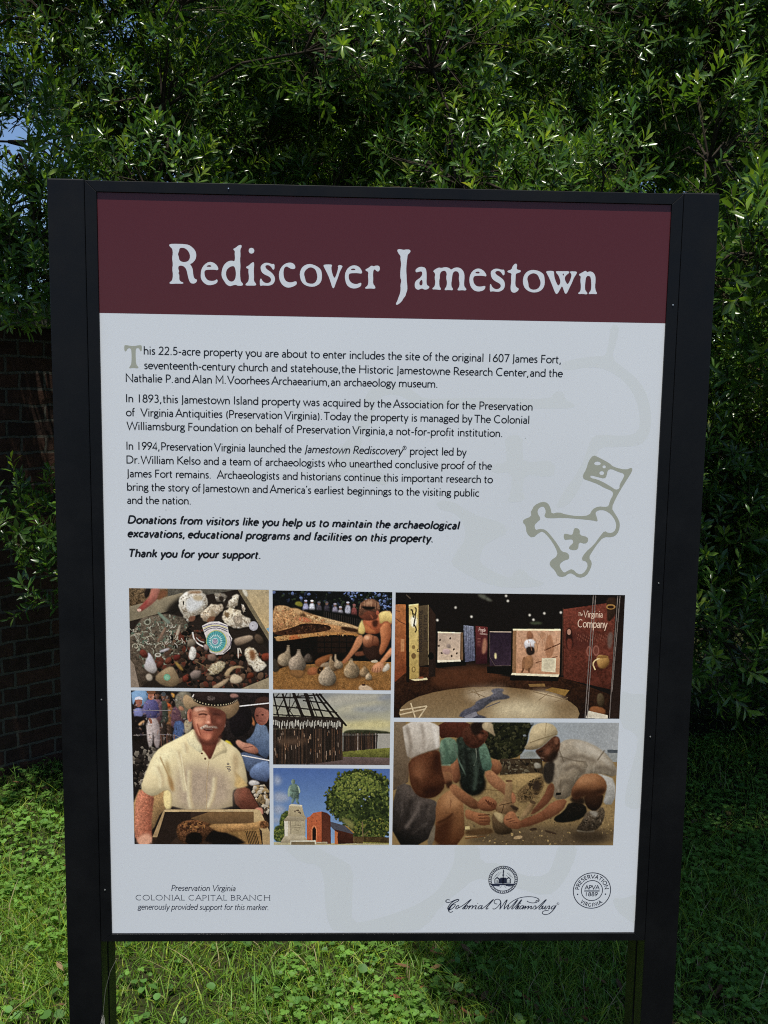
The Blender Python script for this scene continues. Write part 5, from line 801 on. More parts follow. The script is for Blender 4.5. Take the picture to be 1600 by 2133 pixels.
    k.fill([Q(z, q) for q in (
        [(340, 1480), (360, 1440), (420, 1410), (468, 1418), (492, 1460), (500, 1510), (555, 1494), (620, 1515), (720, 1528), (805, 1520), (830, 1470), (880, 1446), (930, 1452), (962, 1445), (972, 1400), (1000, 1350), (990, 1322), (930, 1300), (880, 1270), (800, 1240), (758, 1228), (752, 1195), (780, 1150), (800, 1080), (838, 1032), (880, 1050), (970, 1098), (1000, 1128), (1100, 1152), (1153, 1130), (1152, 1165), (1110, 1230), (1060, 1310), (1020, 1380), (985, 1460), (1010, 1500), (1047, 1560), (1054, 1610), (1032, 1672), (990, 1697), (920, 1695), (870, 1750), (830, 1810), (800, 1860), (827, 1900), (816, 1950), (780, 2012), (718, 2028), (670, 1992), (640, 1988), (600, 2020), (548, 2014), (530, 1970), (482, 1925), (488, 1888), (552, 1845), (532, 1780), (480, 1700), (430, 1650), (400, 1660), (345, 1708), (298, 1670), (290, 1600), (267, 1582), (272, 1555), (337, 1530), (331, 1492)],
        [(420, 1450), (440, 1452), (456, 1490), (438, 1530), (470, 1546), (600, 1540), (720, 1550), (830, 1560), (874, 1572), (868, 1540), (852, 1500), (875, 1478), (930, 1478), (980, 1510), (1015, 1560), (1025, 1610), (1005, 1655), (960, 1664), (928, 1643), (890, 1690), (840, 1760), (770, 1820), (736, 1880), (786, 1895), (792, 1940), (755, 1992), (712, 1997), (668, 1952), (632, 1966), (600, 1988), (570, 1947), (564, 1915), (600, 1885), (642, 1875), (642, 1840), (622, 1820), (582, 1815), (552, 1760), (500, 1690), (450, 1635), (400, 1630), (370, 1642), (360, 1600), (385, 1575), (414, 1550), (384, 1500), (394, 1465)],
        [(816, 1195), (870, 1210), (930, 1224), (946, 1200), (955, 1153), (985, 1144), (1030, 1165), (1092, 1185), (1080, 1220), (1050, 1270), (1050, 1302), (1020, 1314), (980, 1287), (930, 1257), (870, 1229), (813, 1217)],
        el(872, 1100, 27, 15), el(926, 1127, 14, 12), el(906, 1178, 19, 16))])
    k.fill([Q(z, [(680, 1628), (700, 1620), (730, 1638), (726, 1680), (792, 1694), (797, 1730), (770, 1752), (720, 1736), (716, 1792), (680, 1805), (638, 1792), (644, 1770), (676, 1745), (670, 1715), (640, 1715), (603, 1722), (596, 1680), (608, 1666), (660, 1680), (673, 1668)])])
    flat('flag_emblem', k, sage, panel)
    # credit lines
    navy = pm('navy_print', (.022, .026, .05), .3); k = Ink(5e-5); z = (260, 1820, 80/17)
    k.line_text('Preservation Virginia', *Q(z, [(448, 170), (1076, 172)]), .0158, 82, .22, serif=62); k.line_text('COLONIAL CAPITAL BRANCH', *Q(z, [(104, 264), (1420, 264)]), .0147, 66, 0, serif=80, track=40); k.line_text('generously provided support for this marker.', *Q(z, [(122, 355), (1400, 357)]), .0158, 82, .22, serif=62)
    flat('credit_text', k, navy, panel)
    # round seal
    k = Ink(5e-5); z = (1180, 1800, 160/11); c0 = Q(z, [(755, 785)])[0]; u = np.linalg.norm(Q(z, [(1330, 785)])[0]-Q(z, [(180, 785)])[0])/1150; P = lambda x, y: c0+np.array([(x-755)*u, -(y-785)*u*.975])
    k.ring(c0, 565*u, 13*u); k.ring(c0, 320*u, 12*u); k.arc_text('PRESERVATION', c0, 392*u, 90, 176*u, 125, False, 78, 70, .86); k.arc_text('VIRGINIA', c0, 512*u, 270, 168*u, 125, True, 150, 70, .86)
    k.line_text('APVA', P(525, 742), P(990, 742), 186*u, 125, 0, 85); k.line_text('1889', P(575, 968), P(930, 968), 186*u, 115, 0, 60)
    for y in (775, 808): k.ribbon([P(522, y), P(988, y)], 8*u)
    k.disc(P(325, 908), 23*u); k.disc(P(1170, 902), 23*u); flat('round_seal', k, navy, panel)
    # script logo
    k = Ink(5e-5); z = (900, 1790, 40/7); c0 = Q(z, [(838, 239)])[0]; u = np.linalg.norm(Q(z, [(1013, 239)])[0]-Q(z, [(663, 239)])[0])/350; P = lambda x, y: c0+np.array([(x-838)*u, -(y-239)*u*1.0])
    k.ring(c0, 171*u, 4*u); k.ring(c0, 141*u, 4*u)
    for i in range(44):
        t = i/44*2*math.pi; s = 1 if (i < 11 or i >= 33) else -1; o = lambda r, q: c0+np.array([math.cos(t+q), math.sin(t+q)])*r*u
        k.fill([[o(144, 0), o(157, .05*s), o(169, -.01), o(157, -.05*s*.2)]], 0); k.ribbon([o(145, .06*s), o(157, -.02*s), o(169, .06*s)], 3.2*u)
    for q, w in (([(838, 110), (838, 300)], 6), ([(826, 180), (850, 180)], 7), ([(830, 150), (846, 150)], 5), ([(834, 128), (850, 132)], 4), ([(690, 298), (985, 298)], 9), ([(705, 314), (800, 312)], 5), ([(870, 312), (960, 314)], 5)): k.ribbon([P(*p) for p in q], w*u)
    k.fill([[P(*p) for p in q] for q in ([(735, 285), (735, 230), (765, 202), (800, 225), (806, 212), (870, 212), (880, 222), (905, 202), (932, 230), (932, 285)], [(745, 275), (745, 236), (766, 220), (784, 236), (784, 275)], [(884, 275), (884, 236), (904, 220), (922, 236), (922, 275)])], 0)
    for x in (752, 768, 892, 908): k.ribbon([P(x+4, 240), P(x+4, 272)], 3*u)
    for q in ([(800, 345), (826, 312)], [(880, 345), (852, 312)], [(760, 330), (800, 320)], [(900, 322), (940, 328)], [(740, 200), (790, 140)], [(760, 205), (815, 140)], [(880, 150), (930, 205)], [(870, 180), (905, 215)], [(715, 230), (760, 170)], [(900, 150), (950, 215)]): k.ribbon([P(*p) for p in q], 1.6*u)
    for q in SCRIPT:
        p = chaikin(Q(z, q), 2, False); dv = np.gradient(p, axis=0); dn = -dv[:, 1]/np.maximum(np.linalg.norm(dv, axis=1), 1e-9)
        k.ribbon(p, (4.0+3.4*np.clip(np.abs(dn)-.3, 0, 1)*(dn > 0)+.5*(dn <= 0))*u)
    for x, y in ((536, 522), (917, 522), (1047, 522)): k.disc(Q(z, [(x, y)])[0], 5*u)
    cc = Q(z, [(1491, 523)])[0]; k.ring(cc, 14*u, 1.6*u); k.line_text('R', cc+[-6*u, -7*u], cc+[6*u, -7*u], 21*u, 90)
    flat('script_logo', k, navy, panel)
    # the seven photographs: finely gridded sheets whose vertices carry the printed colours
    pm2, n, l, p = material('photo_print', rough=.22, spec=.4, attr='tint'); rng = np.random.default_rng(5)
    def lin(c): c = np.clip(c, 0, 255)/255; return np.where(c <= .04045, c/12.92, ((c+.055)/1.055)**2.4)
    for fn, nm in ((pic_finds, 'excavated_finds_photo'), (pic_digger, 'excavator_photo'), (pic_gallery, 'museum_gallery_photo'), (pic_man, 'smiling_man_photo'), (pic_fort, 'timber_fort_photo'), (pic_statue, 'statue_photo'), (pic_dig, 'dig_team_photo')):
        pc = fn(); h, w = pc.h, pc.w; X, Y = np.meshgrid(np.arange(w), np.arange(h)); px = happly(homog([(0, 0), (w-1, 0), (w-1, h-1), (0, h-1)], pc.quad), np.c_[X.ravel(), Y.ravel()])
        xy = happly(PIXQ, px); i = np.arange(w*h).reshape(h, w); q = np.stack([i[:-1, :-1], i[1:, :-1], i[1:, 1:], i[:-1, 1:]], -1).reshape(-1, 4)
        mesh_obj(nm, np.c_[xy[:, 0], np.full(len(xy), -5e-5), xy[:, 1]], q, pm2, panel, cols=lin(pc.a.reshape(-1, 3))/lin(np.array([188., 196, 204]))*.8*PHOTO_GAIN)
        k = Ink(9e-5)
        for t, a, b, em, col in getattr(pc, 'text', []):
            k = Ink(9e-5); zz = (815, 1225, 160/49); pa, pb = Q(zz, [a, b]); k.line_text(t, pa, pb, em/(160/49)*.00083*1.45, 80, 0, 50)
            flat('caption_lettering', k, pm('caption_print', tuple(lin(np.array(col, float))*1.4)), bpy.data.objects[nm] if False else panel)
PHOTO_GAIN = 1.0
def TITLE(a, b, c, d):
    return [
     (a, [(80, 128), (120, 118), (300, 122), (360, 145), (415, 200), (432, 260), (420, 320), (380, 365), (346, 378), (372, 410), (385, 450), (390, 520), (405, 565), (438, 575), (437, 600), (410, 627), (365, 627), (340, 600), (318, 520), (305, 450), (275, 410), (235, 395), (200, 405), (198, 440), (211, 470), (199, 495), (213, 520), (210, 570), (225, 600), (265, 615), (260, 631), (180, 628), (93, 634), (83, 615), (120, 590), (131, 520), (121, 440), (130, 380), (119, 300), (130, 240), (122, 180), (90, 155)], [(215, 175), (250, 167), (297, 180), (337, 225), (352, 280), (337, 330), (300, 352), (250, 352), (213, 330), (205, 285), (193, 250), (208, 215)]),
     (a, [(485, 510), (495, 440), (530, 385), (590, 346), (650, 356), (692, 390), (714, 435), (702, 457), (660, 448), (560, 450), (535, 465), (532, 500), (545, 550), (580, 587), (630, 594), (670, 587), (690, 570), (704, 585), (697, 615), (660, 637), (600, 650), (550, 637), (508, 600), (488, 560)], [(556, 406), (590, 388), (617, 394), (624, 411), (575, 413)]),
     (a, [(898, 185), (935, 165), (970, 135), (1006, 128), (1012, 155), (992, 190), (996, 260), (989, 320), (996, 400), (989, 480), (993, 560), (1000, 600), (1027, 625), (1024, 652), (960, 654), (935, 640), (900, 647), (860, 662), (813, 637), (783, 590), (758, 550), (750, 500), (763, 430), (788, 380), (830, 343), (880, 330), (918, 342), (926, 300), (920, 240), (925, 210)], [(880, 402), (915, 403), (932, 450), (937, 500), (930, 560), (905, 597), (865, 602), (830, 572), (808, 520), (813, 460), (840, 425)]),
     (a, [(1066, 410), (1100, 395), (1130, 365), (1162, 346), (1172, 370), (1165, 450), (1169, 540), (1165, 590), (1197, 630), (1192, 650), (1130, 651), (1063, 651), (1058, 630), (1095, 600), (1105, 540), (1095, 470), (1100, 435), (1073, 430)]),
     (a, [(1098, 200), (1110, 174), (1136, 165), (1163, 175), (1175, 203), (1164, 232), (1136, 243), (1108, 232)]),
     (a, [(1250, 420), (1265, 385), (1310, 356), (1360, 360), (1400, 375), (1430, 370), (1432, 437), (1410, 449), (1390, 412), (1360, 388), (1325, 388), (1310, 405), (1330, 440), (1390, 478), (1432, 530), (1439, 580), (1417, 627), (1370, 650), (1320, 651), (1280, 647), (1243, 658), (1243, 568), (1262, 558), (1275, 590), (1310, 617), (1355, 617), (1384, 597), (1387, 560), (1360, 532), (1300, 507), (1263, 475)]),
     (b, [(8, 520), (20, 450), (60, 388), (120, 355), (180, 355), (217, 385), (222, 427), (190, 440), (150, 427), (110, 400), (80, 418), (68, 470), (71, 530), (90, 582), (130, 607), (180, 607), (225, 590), (242, 608), (232, 642), (170, 670), (115, 677), (58, 647), (22, 590)]),
     (b, [(276, 520), (284, 455), (320, 398), (390, 368), (450, 378), (517, 410), (552, 450), (562, 500), (560, 570), (536, 622), (480, 657), (420, 664), (350, 647), (298, 600)], [(400, 413), (440, 417), (477, 440), (497, 490), (504, 540), (491, 590), (455, 624), (400, 624), (358, 605), (344, 550), (330, 495), (350, 450)]),
     (b, [(577, 385), (610, 376), (685, 376), (692, 390), (680, 420), (695, 500), (722, 558), (746, 510), (771, 420), (763, 395), (790, 380), (828, 395), (817, 420), (790, 470), (765, 550), (740, 610), (720, 672), (705, 683), (690, 662), (669, 590), (639, 510), (598, 430)]),
     (b, [(853, 540), (863, 470), (900, 413), (960, 383), (1020, 393), (1057, 425), (1080, 475), (1067, 494), (1020, 485), (925, 487), (905, 505), (904, 550), (920, 592), (960, 622), (1010, 627), (1045, 612), (1067, 608), (1064, 647), (1035, 670), (980, 685), (918, 674), (873, 630)], [(928, 441), (955, 425), (987, 431), (993, 446), (945, 449)]),
     (b, [(1118, 438), (1155, 420), (1200, 386), (1220, 400), (1260, 386), (1297, 393), (1307, 430), (1292, 462), (1265, 464), (1240, 435), (1222, 445), (1215, 500), (1219, 560), (1215, 620), (1247, 660), (1242, 687), (1180, 681), (1118, 687), (1115, 668), (1150, 645), (1158, 580), (1151, 520), (1158, 470), (1123, 455)]),
     (c, [(118, 140), (140, 123), (180, 128), (210, 135), (250, 128), (297, 131), (307, 155), (292, 180), (265, 202), (259, 260), (250, 330), (245, 420), (251, 500), (252, 560), (259, 620), (261, 690), (246, 730), (233, 777), (206, 807), (181, 852), (140, 887), (113, 900), (98, 885), (120, 845), (139, 790), (159, 740), (168, 680), (164, 620), (179, 560), (161, 520), (164, 420), (176, 330), (164, 260), (168, 220), (138, 185)]),
     (c, [(373, 430), (378, 403), (420, 373), (465, 367), (512, 383), (527, 430), (529, 520), (526, 590), (535, 625), (567, 640), (562, 667), (520, 687), (490, 682), (465, 668), (440, 677), (410, 690), (373, 672), (360, 620), (373, 570), (410, 540), (440, 520), (468, 480), (465, 440), (450, 430), (420, 438), (383, 447)], [(462, 543), (471, 570), (473, 600), (465, 622), (445, 630), (426, 610), (430, 575)]),
     (c, [(617, 430), (650, 400), (700, 376), (730, 385), (790, 370), (842, 383), (870, 410), (905, 383), (960, 373), (1012, 393), (1047, 440), (1056, 500), (1049, 580), (1050, 640), (1083, 675), (1072, 697), (1020, 690), (963, 697), (956, 678), (978, 650), (988, 600), (974, 540), (982, 470), (965, 435), (930, 425), (900, 440), (886, 480), (879, 550), (870, 600), (875, 645), (896, 675), (887, 694), (830, 688), (783, 694), (777, 675), (805, 640), (812, 580), (799, 520), (810, 460), (790, 425), (760, 420), (725, 440), (711, 480), (713, 520), (702, 560), (706, 640), (728, 670), (722, 690), (665, 682), (610, 682), (609, 665), (640, 640), (650, 580), (639, 520), (648, 480), (640, 450)]),
     (c, [(1120, 560), (1128, 490), (1163, 425), (1225, 388), (1280, 393), (1327, 425), (1358, 470), (1357, 502), (1310, 490), (1210, 490), (1180, 505), (1174, 550), (1188, 602), (1225, 637), (1275, 642), (1320, 632), (1348, 633), (1337, 677), (1300, 700), (1240, 711), (1183, 694), (1138, 640)], [(1200, 446), (1235, 430), (1264, 438), (1267, 457), (1220, 459)]),
     (d, [(-49, 320), (-42, 290), (0, 260), (50, 256), (100, 272), (142, 270), (147, 337), (125, 354), (105, 320), (75, 290), (35, 288), (11, 310), (30, 340), (90, 378), (137, 420), (152, 480), (137, 537), (90, 572), (40, 580), (-20, 570), (-60, 580), (-60, 478), (-45, 468), (-30, 510), (10, 542), (55, 542), (90, 516), (92, 480), (65, 457), (5, 427), (-37, 385)]),
     (d, [(185, 285), (240, 270), (255, 225), (285, 188), (313, 187), (320, 215), (310, 260), (340, 275), (367, 276), (370, 302), (330, 317), (300, 327), (298, 390), (292, 480), (310, 515), (343, 530), (337, 557), (300, 587), (265, 592), (233, 570), (226, 520), (238, 440), (234, 370), (245, 325), (205, 312), (185, 304)]),
     (d, [(398, 420), (413, 350), (458, 293), (530, 270), (600, 280), (657, 305), (692, 340), (702, 400), (704, 460), (687, 520), (640, 567), (570, 589), (490, 577), (428, 532), (403, 475)], [(530, 318), (575, 323), (607, 345), (627, 390), (647, 440), (640, 490), (611, 532), (560, 550), (510, 542), (479, 510), (474, 450), (458, 400), (474, 350)]),
     (d, [(717, 295), (760, 283), (827, 288), (832, 310), (836, 370), (860, 440), (888, 492), (911, 475), (922, 430), (910, 390), (895, 350), (860, 310), (857, 288), (950, 290), (1042, 288), (1044, 312), (1000, 345), (979, 380), (990, 430), (1020, 477), (1050, 430), (1071, 370), (1075, 330), (1053, 305), (1057, 290), (1154, 293), (1147, 322), (1111, 375), (1081, 450), (1046, 520), (1011, 597), (985, 603), (969, 560), (945, 490), (920, 532), (886, 597), (859, 608), (839, 570), (808, 490), (768, 390), (738, 330)], [(955, 321), (969, 324), (969, 345), (960, 353), (951, 340)]),
     (d, [(1178, 330), (1225, 305), (1275, 277), (1290, 305), (1330, 288), (1377, 303), (1407, 350), (1410, 420), (1401, 500), (1411, 560), (1431, 590), (1422, 607), (1370, 602), (1318, 607), (1315, 588), (1345, 555), (1351, 480), (1346, 400), (1335, 360), (1300, 350), (1275, 375), (1268, 430), (1261, 500), (1265, 555), (1298, 590), (1287, 612), (1230, 602), (1173, 607), (1167, 590), (1200, 565), (1206, 490), (1197, 410), (1205, 360), (1180, 345)])]
SCRIPT = [[(205, 483), (175, 473), (152, 490), (165, 514), (215, 506), (275, 476), (312, 472), (308, 492), (262, 512), (215, 545), (185, 590), (192, 622), (215, 630), (240, 616)], [(300, 476), (250, 492), (205, 530), (176, 575), (186, 602), (225, 590), (265, 552), (270, 530), (245, 530), (212, 560), (196, 605)],
 [(300, 545), (280, 560), (272, 582), (284, 589), (305, 575), (314, 550), (300, 544)], [(308, 574), (352, 550), (402, 514), (452, 473), (460, 478)], [(456, 476), (430, 505), (370, 566), (352, 586), (366, 589), (385, 575)], [(410, 545), (388, 560), (376, 582), (390, 589), (410, 573), (418, 550), (408, 544)], [(418, 565), (448, 544), (440, 560), (424, 590)], [(430, 580), (455, 552), (478, 545), (478, 560), (462, 590)], [(466, 580), (500, 548), (522, 545), (510, 570), (502, 588), (522, 586)], [(582, 548), (560, 546), (538, 572), (540, 590), (565, 582), (592, 545)], [(592, 545), (576, 575), (576, 590), (598, 580)], [(590, 584), (640, 546), (690, 500), (718, 473), (726, 478)], [(722, 476), (694, 508), (642, 568), (632, 587), (646, 590), (662, 574)],
 [(768, 528), (738, 524), (728, 500), (745, 474), (780, 468), (806, 485), (812, 520), (806, 560), (798, 592)], [(714, 580), (728, 592), (765, 572), (806, 520), (812, 500)], [(798, 592), (830, 545), (868, 490), (888, 474), (878, 500), (855, 550), (848, 590)], [(848, 590), (900, 535), (960, 485), (1040, 450), (1120, 439), (1200, 441), (1262, 462), (1268, 490), (1240, 506), (1224, 496), (1240, 480), (1256, 484)], [(1122, 490), (1145, 507), (1195, 516), (1240, 506)],
 [(868, 570), (890, 546), (908, 543), (892, 570), (886, 588), (902, 588)], [(900, 587), (945, 546), (985, 500), (1008, 475), (1016, 480)], [(1012, 478), (985, 518), (946, 568), (938, 587), (952, 588)], [(950, 587), (998, 542), (1036, 498), (1056, 475), (1064, 480)], [(1060, 478), (1032, 520), (992, 570), (984, 587), (1000, 590)], [(1000, 582), (1018, 552), (1030, 544), (1014, 575), (1010, 588), (1024, 586)], [(1078, 548), (1056, 546), (1034, 572), (1036, 590), (1060, 582), (1088, 545)], [(1088, 545), (1072, 575), (1070, 590)], [(1074, 582), (1112, 545), (1104, 565), (1092, 590)], [(1096, 582), (1146, 545), (1140, 565), (1128, 590)], [(1132, 582), (1178, 546), (1172, 570), (1164, 588), (1184, 582)], [(1184, 582), (1222, 538), (1232, 570), (1218, 590), (1196, 584)], [(1224, 586), (1286, 532), (1326, 492), (1348, 473), (1356, 478)], [(1352, 476), (1320, 516), (1270, 568), (1262, 587), (1280, 590), (1300, 572), (1298, 552), (1312, 556)], [(1318, 546), (1302, 575), (1304, 590), (1326, 576), (1350, 546)], [(1350, 546), (1334, 575), (1336, 590), (1352, 582)], [(1352, 582), (1374, 552), (1394, 546), (1390, 566), (1374, 590), (1396, 580)], [(1456, 550), (1432, 547), (1408, 572), (1412, 590), (1438, 580), (1470, 540)], [(1470, 540), (1448, 585), (1395, 640), (1345, 656), (1306, 645), (1304, 618), (1340, 604), (1380, 606)]]
build_sign_print()
# ---------------------------------------------------------------- trees: trunk and limbs, crowns of single leaves on shoots
def leaf_mesh(P, D, N, ln, wd, curl, col):
    """arrays of leaves: base point, axis, blade normal, length, width, droop, colour -> vertices, faces, colours (eight vertices a leaf)"""
    W = np.cross(D, N); W /= np.linalg.norm(W, axis=1)[:, None]; N = np.cross(W, D)
    ts = np.array([0, .34, .34, .34, .68, .68, .68, 1.]); ws = np.array([0, -.36, 0, .36, -.5, 0, .5, 0]); up = np.array([0, .14, 0, .14, .16, 0, .16, .0])
    V = (P[:, None]+D[:, None]*(ts[None, :, None]*ln[:, None, None])+W[:, None]*(ws[None, :, None]*wd[:, None, None])
         +N[:, None]*(up[None, :, None]*wd[:, None, None]-(ts**2)[None, :, None]*(curl*ln)[:, None, None]))
    b = (np.arange(len(P))*8)[:, None]
    q = np.concatenate([b+[1, 2, 5, 4], b+[2, 3, 6, 5]]); t = np.concatenate([b+[0, 2, 1], b+[0, 3, 2], b+[4, 5, 7], b+[5, 6, 7]])
    return V.reshape(-1, 3), q, t, np.repeat(col, 8, 0)
def unit(a): return a/np.maximum(np.linalg.norm(a, axis=-1, keepdims=True), 1e-9)
LEAF, *_ = material('glossy_leaf', rough=.27, spec=.5, attr='tint', transl=.3)
TWIG, *_ = material('green_twig', (.07, .06, .03), .8, .2)
def bark():
    m, n, l, p = material('grey_brown_bark', rough=.95, spec=.1); d = node(n, 'ShaderNodeTexNoise', i_Scale=30, i_Detail=7, i_Roughness=.7); l.new(ramp(n, l, d.outputs['Fac'], [(.3, (.016, .012, .009)), (.7, (.06, .048, .037))]), p.inputs['Base Color'])
    bp = node(n, 'ShaderNodeBump', i_Strength=.8, i_Distance=.01); l.new(d.outputs['Fac'], bp.inputs['Height']); l.new(bp.outputs[0], p.inputs['Normal']); return m
BARK = bark()
def shoots_to_crown(name, rng, P, D, root, off, size=1.0, nl=(11, 17), young=.3):
    """P, D: shoot bases and axes"""
    size = np.broadcast_to(size, (len(P),)); k = rng.integers(nl[0], nl[1], len(P)); s = np.repeat(np.arange(len(P)), k); j = np.concatenate([np.arange(x) for x in k]); fr = (j+.5)/k[s]
    sl = rng.uniform(.09, .17, len(P))*size; D = unit(D); ref = unit(np.cross(D, rng.normal(size=D.shape))); r2 = np.cross(D, ref)
    ph = j*2.39996+rng.uniform(0, 6.28, len(P))[s]; rad = ref[s]*np.cos(ph)[:, None]+r2[s]*np.sin(ph)[:, None]
    ang = np.radians(78-48*fr+rng.normal(0, 9, len(s))); LD = unit(D[s]*np.cos(ang)[:, None]+rad*np.sin(ang)[:, None]+[0, 0, .12])
    LN = unit(D[s]*np.sin(ang)[:, None]-rad*np.cos(ang)[:, None]+rng.normal(0, .35, (len(s), 3)))
    base = P[s]+D[s]*(sl[s]*fr)[:, None]; ln = rng.uniform(.05, .086, len(s))*size[s]*(1-.35*np.abs(fr-.45)); wd = ln*rng.uniform(.21, .30, len(s))
    yg = (rng.random(len(P)) < young)[s]*np.clip(fr*1.3-.2, 0, 1); tone = rng.uniform(.72, 1.28, len(s))*rng.uniform(.8, 1.2, len(P))[s]
    old = np.array([.054, .113, .021]); new = np.array([.18, .285, .036]); col = (old+(new-old)*yg[:, None])*tone[:, None]*(1+rng.normal(0, .06, (len(s), 3)))
    V, q, t, c = leaf_mesh(base, LD, LN, ln, wd, rng.uniform(.02, .28, len(s)), np.clip(col, .008, .3))
    # twigs: thin three-sided sticks
    a = P-D*sl[:, None]*.7; e = P+D*sl[:, None]; tr = (.0016*size)[:, None, None]; ring = np.stack([ref, -.5*ref+.866*r2, -.5*ref-.866*r2], 1)
    tv = np.concatenate([a[:, None]+ring*tr*1.5, e[:, None]+ring*tr*.6], 1).reshape(-1, 3); b = (np.arange(len(P))*6)[:, None]+len(V)
    tq = np.concatenate([b+[0, 1, 4, 3], b+[1, 2, 5, 4], b+[2, 0, 3, 5]])
    mi = np.concatenate([np.zeros(len(q)), np.ones(len(tq)), np.zeros(len(t))])
    o = mesh_obj(name, np.concatenate([V, tv])-off, (np.concatenate([q, tq]), t), [LEAF, TWIG], root, cols=np.concatenate([c, np.full((len(tv), 3), .04)]), smooth=True, matidx=mi)
    return o
def tree(kind, label, cat, base, fork, clumps, seed, r0=.055, per=62, size=1.0, group=None, gaps=(), nl=(11, 17)):
    rng = np.random.default_rng(seed); root = empty(kind, base); tag(root, label, cat, group); off = np.array(base)
    tb = MB(); b, f = Vector(base), Vector(fork); mid = b.lerp(f, .5)+Vector((rng.uniform(-.06, .06), rng.uniform(-.06, .06), 0))
    tb.tube([tuple(b-b-Vector((0, 0, .1))), tuple(mid-b), tuple(f-b)], [r0*1.25, r0*.95, r0*.75], 9)
    P, D, Z = [], [], []
    nodes = [(f, 0), (b.lerp(f, .45), 0)]
    for c in sorted(clumps, key=lambda c: (Vector(c[:3])-f).length):
        cx, cy, cz, r = c[:4]; cz += .08; c3 = Vector((cx, cy, cz)); st, dep = min(nodes, key=lambda q: (q[0]-c3).length+.02*q[1]); nodes.append((c3, dep+1))
        m1 = st.lerp(c3, .5)+Vector((rng.uniform(-.05, .05), rng.uniform(-.05, .05), .05)); w = max(.0065, r0*.5*.72**dep); tb.tube([tuple(p-b) for p in (st, m1, c3)], [w, w*.85, w*.66], 6)
        n = int(per*(r/.35)**2*(c[4] if len(c) > 4 else 1)); d = unit(rng.normal(size=(n, 3))); rr = r*rng.uniform(.3, 1.05, n)**.6; p = np.array(c3)+d*rr[:, None]*[1, 1, .85]
        for i in range(0, n, 5):
            q = Vector(p[i])
            if any(((v.x-g[0])/g[3])**2+((v.y-g[1])/g[4])**2+((v.z-g[2]-.08)/g[5])**2 < 1.3 for g in gaps for v in (q, c3.lerp(q, .6))): continue
            tb.tube([tuple(c3.lerp(m1, .25)-b), tuple(c3.lerp(q, .5)-b+Vector((0, 0, .03))), tuple(q-b)], [.006, .0045, .002], 4, False)
        Z.append(np.full(n, rng.uniform(.78, 1.2)*(c[5] if len(c) > 5 else 1))); P.append(p); D.append(d*.75+[0, -.1, .55]+rng.normal(0, .38, (n, 3)))
    P, D, Z = np.concatenate(P), np.concatenate(D), np.concatenate(Z)
    for gx, gy, gz, ga, gb, gc in gaps:
        keep = ((P[:, 0]-gx)/ga)**2+((P[:, 1]-gy)/gb)**2+((P[:, 2]-gz-.08)/gc)**2 > 1; P, D, Z = P[keep], D[keep], Z[keep]
    tb.obj('trunk', BARK, root, smooth=True)
    shoots_to_crown('crown', rng, P, D, root, off, size*Z, nl); return root
def scatter(rng, n, x, y, z, r, test=None):
    out = []
    while len(out) < n:
        c = (rng.uniform(*x), rng.uniform(*y), rng.uniform(*z), rng.uniform(*r))
        if test is None or test(*c): out.append(c)
    return out
